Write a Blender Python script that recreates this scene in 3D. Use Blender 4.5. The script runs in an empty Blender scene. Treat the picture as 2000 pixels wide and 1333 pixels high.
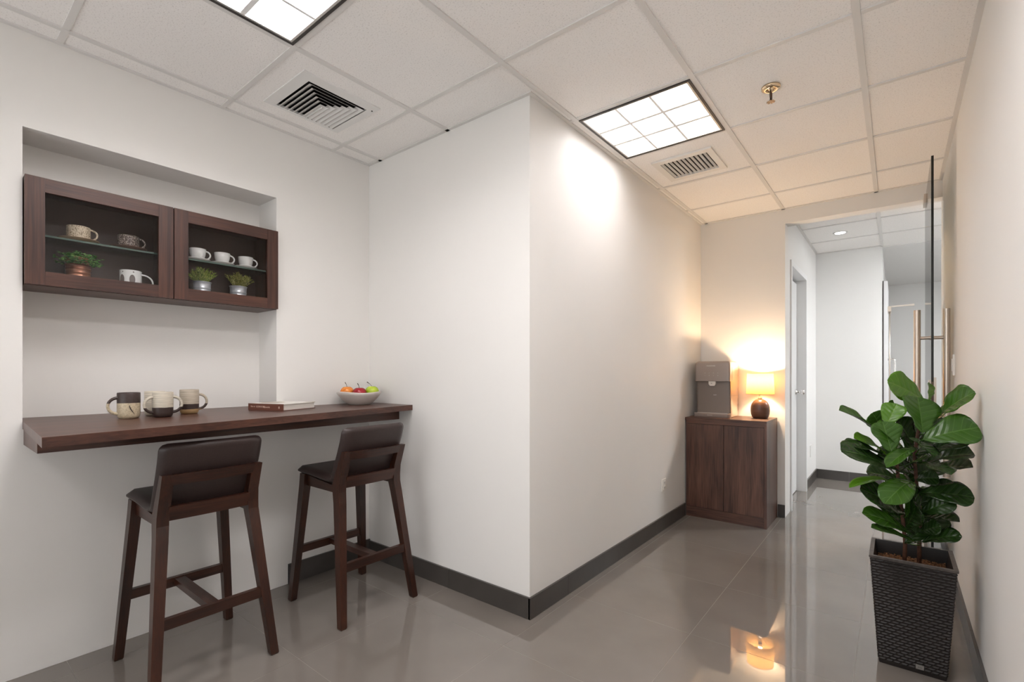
import bpy, bmesh, math, random
from mathutils import Vector, Matrix

random.seed(7)
SC = bpy.context.scene
COL = SC.collection
PI = math.pi

# ------------------------------------------------------------------ camera
EYE = 1.19                     # camera height
FPX = 943.0                    # focal length in pixels of a 2000 px frame
cam_data = bpy.data.cameras.new('camera')
cam = bpy.data.objects.new('camera', cam_data)
COL.objects.link(cam)
cam_data.sensor_width = 36.0
cam_data.lens = FPX / 2000.0 * 36.0
cam_data.shift_y = (729.0 - 666.5) / 2000.0
cam_data.clip_start = 0.02
cam.location = (0, 0, EYE)
YAW = math.atan2(0.6225, 0.7826)
cam.rotation_euler = (PI / 2, 0, YAW)
SC.camera = cam

# ------------------------------------------------------------------ world, light levels, exposure
world = bpy.data.worlds.new('world')
SC.world = world
world.use_nodes = True
world.node_tree.nodes['Background'].inputs[0].default_value = (0.9, 0.95, 1.0, 1)
world.node_tree.nodes['Background'].inputs[1].default_value = 0.3
SC.view_settings.view_transform = 'Standard'
SC.view_settings.look = 'None'
SC.view_settings.exposure = 0.38
SC.view_settings.gamma = 1.0
SC.view_settings.use_curve_mapping = False

TROFFER = 19.5                 # emission of the troffer panels
TROFFER_COL = (1.0, 0.962, 0.968)
HALL_FILL = 56.0  # emission of the unseen lights added beyond the hall
LAMP_W = 20.0                   # bulb of the table lamp
LAMP_COL = (1.0, 0.71, 0.44)
FILL_DAYLIGHT_W = 36.0                # unseen fill added through the glazed front behind the camera

# ------------------------------------------------------------------ room dimensions (metres)
H = 2.535
XL, XC, XR = -2.684, -1.387, 0.254
YB, YF = 1.881, 4.50
YBACK = -1.75                  # added glazed front of the room, unseen behind the camera
HX0, HX1, HY1 = -0.713, -0.115, 6.44     # hall: left wall, end wall edge, end wall
FY1 = 9.45                     # far wall of the room beyond
FX1 = 2.6

# ------------------------------------------------------------------ material helpers
def mat(name, col, rough=0.5, metal=0.0, spec=0.5, **kw):
    m = bpy.data.materials.new(name)
    m.use_nodes = True
    b = m.node_tree.nodes['Principled BSDF']
    b.inputs['Base Color'].default_value = (*col, 1)
    b.inputs['Roughness'].default_value = rough
    b.inputs['Metallic'].default_value = metal
    b.inputs['Specular IOR Level'].default_value = spec
    for k, v in kw.items():
        b.inputs[k.replace('_', ' ')].default_value = v
    return m

def nodes(m):
    nt = m.node_tree
    return nt, nt.nodes, nt.links, nt.nodes['Principled BSDF']

def srgb(r, g, b):
    f = lambda c: c / 12.92 if c <= 0.04045 else ((c + 0.055) / 1.055) ** 2.4
    return (f(r / 255), f(g / 255), f(b / 255))

def noise_col(m, c1, c2, scale=(1, 1, 1), nscale=5.0, detail=4, lo=0.3, hi=0.7, bump=0.0, bdist=0.002, coord='Object'):
    nt, N, L, b = nodes(m)
    tc = N.new('ShaderNodeTexCoord'); mp = N.new('ShaderNodeMapping')
    mp.inputs['Scale'].default_value = scale
    L.new(tc.outputs[coord], mp.inputs['Vector'])
    nz = N.new('ShaderNodeTexNoise')
    nz.inputs['Scale'].default_value = nscale; nz.inputs['Detail'].default_value = detail
    L.new(mp.outputs['Vector'], nz.inputs['Vector'])
    cr = N.new('ShaderNodeValToRGB')
    cr.color_ramp.elements[0].position = lo; cr.color_ramp.elements[0].color = (*c1, 1)
    cr.color_ramp.elements[1].position = hi; cr.color_ramp.elements[1].color = (*c2, 1)
    L.new(nz.outputs['Fac'], cr.inputs['Fac'])
    L.new(cr.outputs['Color'], b.inputs['Base Color'])
    if bump:
        bp = N.new('ShaderNodeBump'); bp.inputs['Strength'].default_value = bump
        bp.inputs['Distance'].default_value = bdist
        L.new(nz.outputs['Fac'], bp.inputs['Height']); L.new(bp.outputs['Normal'], b.inputs['Normal'])
    return m

def wood(name, c1, c2, axis, rough=0.4, fine=60.0):
    """fine streaks running along one axis"""
    m = mat(name, c1, rough)
    nt, N, L, b = nodes(m)
    tc = N.new('ShaderNodeTexCoord')
    def layer(across, along, detail, dist=0.0):
        mp = N.new('ShaderNodeMapping')
        s = [across] * 3; s['xyz'.index(axis)] = along
        mp.inputs['Scale'].default_value = s
        L.new(tc.outputs['Object'], mp.inputs['Vector'])
        nz = N.new('ShaderNodeTexNoise'); nz.inputs['Scale'].default_value = 1.0
        nz.inputs['Detail'].default_value = detail; nz.inputs['Distortion'].default_value = dist
        L.new(mp.outputs['Vector'], nz.inputs['Vector'])
        return nz.outputs['Fac']
    a = layer(fine * 0.35, 1.6, 3, 0.6); c = layer(fine * 3.2, 6.0, 2)
    mx = N.new('ShaderNodeMath'); mx.operation = 'MULTIPLY_ADD'
    mx.inputs[1].default_value = 0.4
    sc = N.new('ShaderNodeMath'); sc.operation = 'MULTIPLY'; sc.inputs[1].default_value = 0.65
    L.new(a, sc.inputs[0]); L.new(c, mx.inputs[0]); L.new(sc.outputs[0], mx.inputs[2])
    cr = N.new('ShaderNodeValToRGB')
    cr.color_ramp.elements[0].position = 0.36; cr.color_ramp.elements[0].color = (*c1, 1)
    cr.color_ramp.elements[1].position = 0.70; cr.color_ramp.elements[1].color = (*c2, 1)
    L.new(mx.outputs[0], cr.inputs['Fac']); L.new(cr.outputs['Color'], b.inputs['Base Color'])
    return m

def emit(name, col, strength):
    m = bpy.data.materials.new(name); m.use_nodes = True
    nt = m.node_tree; nt.nodes.clear()
    e = nt.nodes.new('ShaderNodeEmission'); o = nt.nodes.new('ShaderNodeOutputMaterial')
    e.inputs[0].default_value = (*col, 1); e.inputs[1].default_value = strength
    nt.links.new(e.outputs[0], o.inputs[0])
    return m

def glass(name, tint=(1, 1, 1), ior=1.5, rough=0.0):
    m = bpy.data.materials.new(name); m.use_nodes = True
    nt = m.node_tree; nt.nodes.clear(); N = nt.nodes; L = nt.links
    o = N.new('ShaderNodeOutputMaterial'); mx = N.new('ShaderNodeMixShader')
    tr = N.new('ShaderNodeBsdfTransparent'); gl = N.new('ShaderNodeBsdfGlossy'); fr = N.new('ShaderNodeFresnel')
    tr.inputs[0].default_value = (*tint, 1); gl.inputs['Roughness'].default_value = rough
    fr.inputs['IOR'].default_value = ior
    L.new(fr.outputs[0], mx.inputs[0]); L.new(tr.outputs[0], mx.inputs[1]); L.new(gl.outputs[0], mx.inputs[2])
    L.new(mx.outputs[0], o.inputs[0])
    return m

M = {}
M['wall'] = noise_col(mat('wall_paint', (0.8,) * 3, 0.55, spec=0.3), (0.815, 0.795, 0.765), (0.835, 0.815, 0.785), nscale=1.5, bump=0.05, bdist=0.004)
M['hall'] = noise_col(mat('hall_paint', (0.8,) * 3, 0.55, spec=0.3), (0.80, 0.79, 0.775), (0.82, 0.81, 0.795), nscale=1.5)
M['tile_c'] = noise_col(mat('mineral_tile', (0.8,) * 3, 0.9, spec=0.1), (0.74, 0.715, 0.69), (0.93, 0.905, 0.88), nscale=170, detail=3, lo=0.30, hi=0.44, bump=0.35, bdist=0.002)
M['rail'] = mat('rail_white', (0.74, 0.72, 0.695), 0.45, spec=0.35)
M['white'] = mat('white_metal', (0.80, 0.79, 0.77), 0.4)
M['whiteplastic'] = mat('white_plastic', (0.82, 0.79, 0.74), 0.35)
M['slot'] = mat('dark_slot', (0.03, 0.028, 0.025), 0.7)
M['duct'] = mat('duct_dark', (0.018, 0.016, 0.015), 0.8)
M['duct_pale'] = mat('duct_grey', (0.13, 0.115, 0.10), 0.8)
M['black'] = mat('black_frame', (0.035, 0.028, 0.025), 0.45)
M['silver'] = mat('silver_ring', (0.62, 0.60, 0.57), 0.35, 0.6)
M['panel'] = emit('lit_panel', TROFFER_COL, TROFFER)
M['panel_low'] = emit('lit_panel_dimmed', TROFFER_COL, TROFFER * 0.58)
M['panel2'] = emit('hall_fill_panel', (0.95, 0.98, 1.0), HALL_FILL)
M['louver'] = mat('louver_white', (0.86, 0.86, 0.85), 0.35)
M['grout'] = mat('grout', (0.25, 0.225, 0.20), 0.5)
M['plenum'] = mat('plenum', (0.10, 0.10, 0.10), 0.9)

def floor_mat():
    m = mat('porcelain_tile', (0.12,) * 3, 0.025, spec=0.95)
    noise_col(m, (0.165, 0.145, 0.127), (0.215, 0.190, 0.167), nscale=2.2, detail=8, lo=0.25, hi=0.75)
    nt, N, L, b = nodes(m)
    return m
M['floor'] = floor_mat()
M['base'] = noise_col(mat('skirting_tile', (0.08,) * 3, 0.30), (0.056, 0.049, 0.044), (0.070, 0.062, 0.056), nscale=6)
WAL1, WAL2 = srgb(52, 28, 20), srgb(94, 58, 45)
M['walnut_y'] = wood('walnut_along_y', WAL1, WAL2, 'y', 0.36)
M['walnut_z'] = wood('walnut_along_z', WAL1, WAL2, 'z', 0.36)
M['walnut_zc'] = wood('walnut_cabinet', srgb(50, 29, 23), srgb(108, 74, 60), 'z', 0.36, 40)
M['walnut_xc'] = wood('walnut_cabinet_top', srgb(50, 29, 23), srgb(108, 74, 60), 'x', 0.38, 40)
M['carcass'] = mat('cabinet_inside', srgb(88, 70, 62), 0.5)
M['stool'] = wood('stained_beech', srgb(32, 15, 9), srgb(68, 36, 23), 'z', 0.30, 50)
M['stool_y'] = wood('stained_beech_rail', srgb(34, 16, 10), srgb(70, 37, 24), 'y', 0.30, 50)
M['stool_x'] = wood('stained_beech_side', srgb(34, 16, 10), srgb(70, 37, 24), 'x', 0.30, 50)
M['leather'] = noise_col(mat('brown_leather', (0.03,) * 3, 0.42, spec=0.45), srgb(50, 38, 36), srgb(58, 45, 42), nscale=240, bump=0.12, bdist=0.0008)
M['steel'] = mat('brushed_steel', srgb(208, 196, 184), 0.34, 1.0)
M['chrome'] = mat('chrome', (0.75, 0.73, 0.72), 0.12, 1.0)
M['gold'] = mat('brass', (0.80, 0.62, 0.42), 0.22, 1.0)
M['bronze'] = mat('dark_bronze', (0.12, 0.09, 0.065), 0.35, 0.9)
M['glass'] = glass('cabinet_glass', (0.98, 0.98, 0.98), 1.3)
M['shelf'] = glass('shelf_glass', (0.96, 0.98, 0.97), 1.4)
M['doorglass'] = glass('door_glass', (0.93, 0.955, 0.95))
M['glassedge'] = mat('glass_edge', (0.006, 0.007, 0.007), 0.15)
M['shelfedge'] = mat('shelf_edge', (0.10, 0.15, 0.13), 0.08)
M['door'] = mat('white_door', (0.80, 0.80, 0.80), 0.3)

# ------------------------------------------------------------------ mesh helpers
def link(name, me, m, parent=None, smooth=False):
    o = bpy.data.objects.new(name, me)
    COL.objects.link(o)
    for mm in (m if isinstance(m, (list, tuple)) else [m]):
        me.materials.append(mm)
    if parent is not None:
        o.parent = parent
    if smooth:
        me.polygons.foreach_set('use_smooth', [True] * len(me.polygons))
    return o

def origin_of(parent):
    v = Vector((0, 0, 0))
    while parent is not None:
        v += parent.location; parent = parent.parent
    return v

def obj(name, bm, m, parent=None, smooth=False, bevel=0.0, seg=2, angle=None):
    """world-space bmesh -> one object, kept in the parent's space"""
    if bevel:
        es = [e for e in bm.edges if len(e.link_faces) == 2 and e.calc_face_angle(0) > 0.5]
        bmesh.ops.bevel(bm, geom=es, offset=bevel, segments=seg, affect='EDGES', profile=0.6, clamp_overlap=True)
    o_ = origin_of(parent)
    if o_.length:
        bmesh.ops.translate(bm, verts=bm.verts, vec=-o_)
    bmesh.ops.recalc_face_normals(bm, faces=bm.faces)
    me = bpy.data.meshes.new(name)
    bm.to_mesh(me); bm.free()
    o = link(name, me, m, parent, smooth)
    if angle is not None:
        me.polygons.foreach_set('use_smooth', [True] * len(me.polygons))
        me.set_sharp_from_angle(angle=angle)
    return o

def box(x0, x1, y0, y1, z0, z1, bm=None):
    bm = bm or bmesh.new()
    v = [bm.verts.new((x, y, z)) for z in (z0, z1) for y in (y0, y1) for x in (x0, x1)]
    for f in ((0, 1, 3, 2), (4, 6, 7, 5), (0, 4, 5, 1), (2, 3, 7, 6), (0, 2, 6, 4), (1, 5, 7, 3)):
        bm.faces.new([v[i] for i in f])
    return bm

def prism(pts, z0, z1, bm=None):
    """vertical prism over a polygon"""
    bm = bm or bmesh.new()
    a = [bm.verts.new((x, y, z0)) for x, y in pts]; b = [bm.verts.new((x, y, z1)) for x, y in pts]
    n = len(pts)
    bm.faces.new(a[::-1]); bm.faces.new(b)
    for i in range(n):
        bm.faces.new((a[i], a[(i + 1) % n], b[(i + 1) % n], b[i]))
    return bm

def loft(rings, bm=None, cap=True, closed=True):
    bm = bm or bmesh.new()
    vs = [[bm.verts.new(p) for p in r] for r in rings]
    n = len(rings[0])
    for a, b in zip(vs, vs[1:]):
        for i in range(n if closed else n - 1):
            bm.faces.new((a[i], a[(i + 1) % n], b[(i + 1) % n], b[i]))
    if cap and closed:
        bm.faces.new(vs[0][::-1]); bm.faces.new(vs[-1])
    return bm

def beam(secs, bm=None):
    """upright beam through horizontal rectangles (x, y, z, hx, hy)"""
    return loft([[(x - hx, y - hy, z), (x + hx, y - hy, z), (x + hx, y + hy, z), (x - hx, y + hy, z)] for x, y, z, hx, hy in secs], bm)

def lathe(cx, cy, prof, n=32, bm=None, cap=True, sx=1.0):
    """profile of (r, z) turned about a vertical axis"""
    rings = []
    for r, z in prof:
        r = max(r, 1e-4)
        rings.append([(cx + r * math.cos(2 * PI * i / n), cy + r * math.sin(2 * PI * i / n), z) for i in range(n)])
    return loft(rings, bm, cap)

def tube(pts, r, n=10, bm=None, flat=1.0, caps=True):
    """round tube along points; r number or list"""
    bm = bm or bmesh.new()
    pts = [Vector(p) for p in pts]
    rs = r if isinstance(r, (list, tuple)) else [r] * len(pts)
    up = Vector((0, 0, 1)); prev = None; rings = []
    for i, p in enumerate(pts):
        t = (pts[min(i + 1, len(pts) - 1)] - pts[max(i - 1, 0)]).normalized()
        if prev is None:
            a = t.cross(up)
            if a.length < 1e-3: a = t.cross(Vector((1, 0, 0)))
            a.normalize()
        else:
            a = (prev - t * prev.dot(t)).normalized()
        prev = a; b = t.cross(a)
        rings.append([p + (a * math.cos(2 * PI * k / n) + b * math.sin(2 * PI * k / n) * flat) * rs[i] for k in range(n)])
    return loft(rings, bm, caps)

def thing(name, label, cat, loc=(0, 0, 0), group=None):
    o = bpy.data.objects.new(name, None); COL.objects.link(o)
    o.location = loc; o.empty_display_size = 0.1
    o['label'] = label; o['category'] = cat
    if group: o['group'] = group
    return o

def struct(name, bm, m, label=None, parent=None, **kw):
    o = obj(name, bm, m, parent, **kw)
    if parent is None: o['kind'] = 'structure'
    if label: o['label'] = label
    return o

def sempty(name, label, loc=(0, 0, 0)):
    o = bpy.data.objects.new(name, None); COL.objects.link(o); o.location = loc
    o['kind'] = 'structure'; o['label'] = label
    return o

def text(name, body, size, loc, rot, m, parent, extrude=0.0003, align='CENTER'):
    c = bpy.data.curves.new(name, 'FONT')
    c.body = body; c.size = size; c.align_x = align; c.align_y = 'CENTER'; c.extrude = extrude; c.resolution_u = 2
    tmp = bpy.data.objects.new(name, c); COL.objects.link(tmp)
    me = bpy.data.meshes.new_from_object(tmp.evaluated_get(bpy.context.evaluated_depsgraph_get()))
    me.name = name
    bpy.data.objects.remove(tmp); bpy.data.curves.remove(c)
    o = bpy.data.objects.new(name, me); COL.objects.link(o)
    me.materials.clear(); me.materials.append(m)
    o.parent = parent
    o.location = Vector(loc) - origin_of(parent); o.rotation_euler = rot
    return o

def copy_tree(o, parent=None):
    c = o.copy(); COL.objects.link(c)
    if parent is not None: c.parent = parent
    for ch in o.children: copy_tree(ch, c)
    return c

# ================================================================== the room shell
# floor: a grout bed with every tile laid on it
floor = struct('floor', box(-3.0, FX1, YBACK, FY1, -0.06, -0.0004), M['grout'], 'polished grey porcelain tile floor with thin pale joints')
TX0, TY0, TP = -0.131, 1.02, 0.6045
tile_mesh = {}
xs = [TX0 + TP * k for k in range(-5, 6)]
ys = [TY0 + TP * k for k in range(-8, 15)]
for ix in range(len(xs) - 1):
    for iy in range(len(ys) - 1):
        x0, x1, y0, y1 = xs[ix], xs[ix + 1], ys[iy], ys[iy + 1]
        x0 = max(x0, XL); y0 = max(y0, YBACK); y1 = min(y1, FY1); x1 = min(x1, FX1)
        if y1 - y0 < 0.02 or x1 - x0 < 0.02: continue
        xm, ym = (x0 + x1) / 2, (y0 + y1) / 2
        if x1 < XC + 0.03:
            if y0 > YB - 0.02: continue
            y1 = min(y1, YB)
        if ym > YF and x1 < HX0 - 0.1: continue
        if ym < YF and x0 > XR: continue
        if ym > HY1 and x1 < HX1: continue
        g = 0.0010
        obj('floor_tile', box(x0 + g, x1 - g, y0 + g, y1 - g, -0.012, 0.0), M['floor'], floor)

# left wall with the recessed niche
NZ = 2.16; NY0, NY1, NX = 0.287, 1.280, -2.893
bm = box(-3.05, XL, YBACK, NY0, 0, H)
box(-3.05, XL, NY1, YB + 0.1, 0, H, bm)
box(-3.05, XL, NY0, NY1, NZ, H, bm)
box(-3.05, XL, NY0, NY1, 0, 0.968, bm)
box(-3.05, NX, NY0, NY1, 0.968, NZ, bm)
struct('wall_left', bm, M['wall'], 'off-white wall with the recessed niche over the counter')
struct('wall_back', box(-3.05, XC - 0.1, YB, YB + 0.1, 0, H), M['wall'], 'short off-white wall closing the counter bay')
struct('wall_corridor', box(XC - 0.1, XC, YB, YF + 0.12, 0, H), M['wall'], 'long off-white wall beside the passage, with the outlet')
bm = box(XC, HX0, YF, YF + 0.12, 0, H)
box(HX0, XR, YF, YF + 0.12, 2.42, H, bm)
struct('wall_far', bm, M['wall'], 'end wall behind the lamp with the opening to the hall')
struct('wall_right', box(XR, XR + 0.1, YBACK, YF + 0.12, 0, H), M['wall'], 'off-white wall on the right behind the plant')
# hall and the room beyond
D0, D1, DZ = 4.78, 5.62, 2.12
bm = box(HX0 - 0.12, HX0, YF + 0.12, D0, 0, H)
box(HX0 - 0.12, HX0, D1, HY1 + 0.1, 0, H, bm)
box(HX0 - 0.12, HX0, D0, D1, DZ, H, bm)
box(HX0 - 0.20, HX0 - 0.12, YF + 0.12, HY1 + 0.1, 0, H, bm)
struct('wall_hall_left', bm, M['hall'], 'white hall wall with the recessed white door')
struct('wall_hall_end', box(HX0, HX1, HY1, FY1, 0, H), M['hall'], 'white wall closing the hall beyond the opening')
struct('wall_outer', box(HX1 - 0.1, FX1, FY1, FY1 + 0.1, 0, H), M['hall'], 'distant white wall of the room beyond')
struct('wall_outer', box(FX1, FX1 + 0.1, YF, FY1 + 0.1, 0, H), M['hall'], 'side wall of the room beyond')
struct('wall_outer', box(XR + 0.1, FX1 + 0.1, YF + 0.02, YF + 0.12, 0, H), M['hall'], 'near wall of the room beyond')

# unseen glazed front, added behind the camera to bring in more light
bm = box(-3.05, XR + 0.1, YBACK - 0.1, YBACK, 0, 0.12)
box(-3.05, XR + 0.1, YBACK - 0.1, YBACK, 2.42, H, bm)
box(-3.05, -2.55, YBACK - 0.1, YBACK, 0.12, 2.42, bm); box(0.10, XR + 0.1, YBACK - 0.1, YBACK, 0.12, 2.42, bm)
struct('wall_front', bm, M['wall'], 'wall around the added glazed front behind the camera')
w1 = sempty('fill_window_1', 'tall unseen glazed front added behind the camera to brighten the room', (-1.22, YBACK, 0.12))
bm = bmesh.new()
for x in (-2.55, -1.67, -0.79, 0.06):
    box(x, x + 0.04, YBACK - 0.07, YBACK - 0.02, 0.12, 2.42, bm)
obj('fill_window_frame', bm, M['black'], w1)
obj('fill_window_glass', box(-2.55, 0.10, YBACK - 0.05, YBACK - 0.042, 0.12, 2.42), M['doorglass'], w1)
ld = bpy.data.lights.new('fill_daylight', 'AREA'); ld.shape = 'RECTANGLE'; ld.size = 2.6; ld.size_y = 2.2  # unseen area light added as fill, tilted up to lift the ceiling
ld.energy = FILL_DAYLIGHT_W; ld.color = (1.0, 0.975, 0.98)
lo = bpy.data.objects.new('fill_daylight', ld); COL.objects.link(lo)
lo.location = (-1.22, YBACK - 0.3, 1.4)
lo.rotation_euler = (PI / 2 + 0.55, 0, 0)

# ceiling: plenum slab, lay-in tiles, rails
ceil_ = struct('ceiling', box(-3.05, FX1 + 0.1, YBACK - 0.1, FY1 + 0.1, H + 0.16, H + 0.2), M['plenum'], 'suspended ceiling of white mineral tiles in a white rail grid')
CX = [-0.116 - 0.61 * k for k in range(-5, 5)][::-1]
CY = [1.612 + 0.61 * k for k in range(-8, 14)]
TROFS = {(-1.336, 2.222): 'a', (-1.946, 0.392): 'b', (-1.336, -1.438): 'c'}
VENTS = [(-2.556, 1.002), (-1.336, 2.832), (-0.726, 1.002), (-0.726, 0.392)]
near = lambda a, b: abs(a - b) < 0.01
def regions():
    """rectangles of ceiling: main bay, passage, hall, room beyond"""
    return [(XL, XR, YBACK, YB), (XC, XR, YB, YF), (HX0, FX1, YF + 0.12, HY1 + 0.06)]
for R0, R1, S0, S1 in regions():
    cx = [R0] + [x for x in CX if R0 + 0.015 < x < R1 - 0.015] + [R1]
    cy = [S0] + [y for y in CY if S0 + 0.015 < y < S1 - 0.015] + [S1]
    if S0 == YB: cy = [y for y in cy]
    for i in range(len(cx) - 1):
        for j in range(len(cy) - 1):
            x0, x1, y0, y1 = cx[i], cx[i + 1], cy[j], cy[j + 1]
            if any(near(a, x0) and near(b, y0) for a, b in list(TROFS) + VENTS): continue
            g = 0.010
            t = obj('ceiling_tile', box(x0 + (g if i else 0.0), x1 - (g if i < len(cx) - 2 else 0.0), y0 + (g if j else 0.0), y1 - (g if j < len(cy) - 2 else 0.0),
                                        H + 0.006, H + 0.02), M['tile_c'], ceil_)
    for x in cx[1:-1]:
        obj('ceiling_rail', box(x - 0.0125, x + 0.0125, S0, S1, H, H + 0.03), M['rail'], ceil_)
    for y in cy[1:-1]:
        for i in range(len(cx) - 1):
            a = cx[i] + (0.0130 if i else 0); b = cx[i + 1] - (0.0130 if i < len(cx) - 2 else 0)
            if b - a > 0.01:
                obj('ceiling_rail', box(a, b, y - 0.011, y + 0.011, H + 0.0007, H + 0.03), M['rail'], ceil_)
obj('soffit', box(HX1, FX1, HY1 + 0.06, FY1, H, H + 0.02), M['hall'], ceil_)
# wall angle where the ceiling meets the walls
def angle_trim(n, segs, label):
    bm = bmesh.new()
    for x0, x1, y0, y1 in segs:
        box(x0, x1, y0, y1, H - 0.0, H + 0.0055, bm)
    t = struct('trim_%d' % n, bm, M['rail'], label)
    return t
angle_trim(1, [(XL, XL + 0.02, YBACK, YB - 0.02)], 'white ceiling angle along the niche wall')
angle_trim(2, [(XL, XC + 0.0, YB - 0.02, YB)], 'white ceiling angle along the short wall')
angle_trim(3, [(XC, XC + 0.02, YB - 0.02, YF - 0.02)], 'white ceiling angle along the passage wall')
angle_trim(4, [(XC, XR - 0.02, YF - 0.02, YF)], 'white ceiling angle over the end wall')
angle_trim(5, [(XR - 0.02, XR, YBACK, YF)], 'white ceiling angle along the right wall')
angle_trim(6, [(HX0, HX0 + 0.02, YF + 0.12, HY1 - 0.02), (HX0, HX1, HY1 - 0.02, HY1 - 0.0005)], 'grey ceiling angle of the hall')

# baseboards laid from tiles
def baseboard(name, label, p0, p1, nrm, joints, h=0.104, t=0.011):
    """p0->p1 along a wall, nrm points into the room; joints are distances from p0"""
    root = sempty(name, label, (p0[0], p0[1], 0))
    d = Vector((p1[0] - p0[0], p1[1] - p0[1], 0)); Ln = d.length; d.normalize(); n = Vector((nrm[0], nrm[1], 0))
    cuts = [0] + [j for j in joints if 0.02 < j < Ln - 0.02] + [Ln]
    for i, (a, b) in enumerate(zip(cuts, cuts[1:])):
        a2 = a + (0.001 if i else 0); b2 = b - (0.001 if b < Ln else 0)
        q0 = Vector((p0[0], p0[1], 0)) + d * a2; q1 = Vector((p0[0], p0[1], 0)) + d * b2
        pts = [q0, q1, q1 + n * t, q0 + n * t]
        obj('baseboard_tile', prism([(p.x, p.y) for p in pts], 0.0, h), M['base'], root)
    bm = prism([(p.x, p.y) for p in (Vector((p0[0], p0[1], 0)), Vector((p1[0], p1[1], 0)), Vector((p1[0], p1[1], 0)) + n * (t - 0.002), Vector((p0[0], p0[1], 0)) + n * (t - 0.002))], 0.001, h - 0.001)
    obj('joint_filler', bm, M['grout'], root)
    return root
baseboard('baseboard_left', 'dark grey tile skirting under the right end of the counter', (XL, 1.345), (XL, YB), (1, 0), [0.285], h=0.112)
baseboard('baseboard_back', 'dark grey tile skirting along the short wall', (XL + 0.011, YB), (XC, YB), (0, -1), [0.20, 0.74], h=0.104)
baseboard('baseboard_corridor', 'dark grey tile skirting along the passage wall', (XC, YB - 0.011), (XC, 4.06), (1, 0), [0.345, 0.95, 1.555])
baseboard('baseboard_far', 'short dark grey skirting beside the storage cabinet', (-0.765, YF), (HX0, YF), (0, -1), [])
baseboard('baseboard_right', 'dark grey tile skirting along the right wall', (XR, -2.0), (XR, YF), (-1, 0), [0.6 * k for k in range(1, 12)], h=0.104)
baseboard('baseboard_hall', 'grey tile skirting of the hall side wall', (HX0, D1 + 0.05), (HX0, HY1), (1, 0), [0.4])
baseboard('baseboard_hall', 'grey tile skirting across the end of the hall', (HX0 + 0.011, HY1), (HX1, HY1), (0, -1), [0.3])

# white door recessed in the hall wall
DX = HX0 - 0.075
dr = sempty('door_1', 'white door recessed in the hall wall, with a chrome lever', (DX, D0, 0))
obj('door_leaf', box(DX - 0.04, DX, D0 + 0.02, D1 - 0.004, 0.008, DZ - 0.03), M['door'], dr)
bm = box(HX0 - 0.115, HX0 + 0.012, D1 - 0.003, D1 + 0.045, 0, DZ + 0.045)
box(HX0 - 0.115, HX0 + 0.012, D0 - 0.045, D0 + 0.003, 0, DZ + 0.045, bm)
box(HX0 - 0.115, HX0 + 0.012, D0 + 0.003, D1 - 0.003, DZ - 0.003, DZ + 0.045, bm)
obj('door_frame', bm, M['door'], dr)
hd = obj('door_handle', lathe(0, 0, [(0.026, 0), (0.026, 0.008), (0.010, 0.012), (0.010, 0.05), (0.024, 0.055), (0.028, 0.068), (0.02, 0.08)], 20), M['chrome'], None, smooth=True)
hd.parent = dr; hd.rotation_euler = (0, PI / 2, 0); hd.location = (0.0, D1 - 0.07 - D0, 1.0)

# second door, open against the wall of the room beyond, seen on edge
d2 = sempty('door_2', 'far white door standing open beyond the hall corner', (HX1 + 0.02, HY1 + 0.05, 0))
obj('door_leaf', box(HX1 + 0.008, HX1 + 0.045, HY1 + 0.06, HY1 + 0.95, 0.01, 2.17), M['door'], d2)
obj('door_seal', box(HX1 + 0.003, HX1 + 0.012, HY1 + 0.035, HY1 + 0.062, 0.01, 2.17), M['black'], d2)
yy = HY1 + 0.13
obj('pull_handle', tube([(HX1 + 0.045, yy, 1.335), (HX1 + 0.095, yy, 1.335), (HX1 + 0.105, yy, 1.325), (HX1 + 0.105, yy, 1.14), (HX1 + 0.095, yy, 1.13), (HX1 + 0.045, yy, 1.13)], 0.011, 10), M['chrome'], d2, smooth=True)
cl = obj('door_closer', box(HX1 + 0.045, HX1 + 0.075, HY1 + 0.08, HY1 + 0.30, 1.845, 1.90), M['steel'], d2, bevel=0.004)
obj('closer_arm', loft([[(HX1 + 0.07, HY1 + 0.10, 1.893), (HX1 + 0.07, HY1 + 0.12, 1.893), (HX1 + 0.07, HY1 + 0.12, 1.903), (HX1 + 0.07, HY1 + 0.10, 1.903)],
                        [(HX1 + 0.27, HY1 + 0.30, 1.915), (HX1 + 0.27, HY1 + 0.32, 1.915), (HX1 + 0.27, HY1 + 0.32, 1.935), (HX1 + 0.27, HY1 + 0.30, 1.935)]]), M['steel'], cl)
obj('closer_rod', tube([(HX1 + 0.062, HY1 + 0.10, 1.85), (HX1 + 0.062, HY1 + 0.10, 0.6)], 0.006, 8), M['steel'], d2, smooth=True)

# ================================================================== lights in the ceiling
def _frame4(X0, X1, Y0, Y1, a, b, c, d, z0, z1):
    bm = box(X0, X1, Y0, c, z0, z1); box(X0, X1, d, Y1, z0, z1, bm)
    box(X0, a, c, d, z0, z1, bm); box(b, X1, c, d, z0, z1, bm)
    return bm

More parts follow.
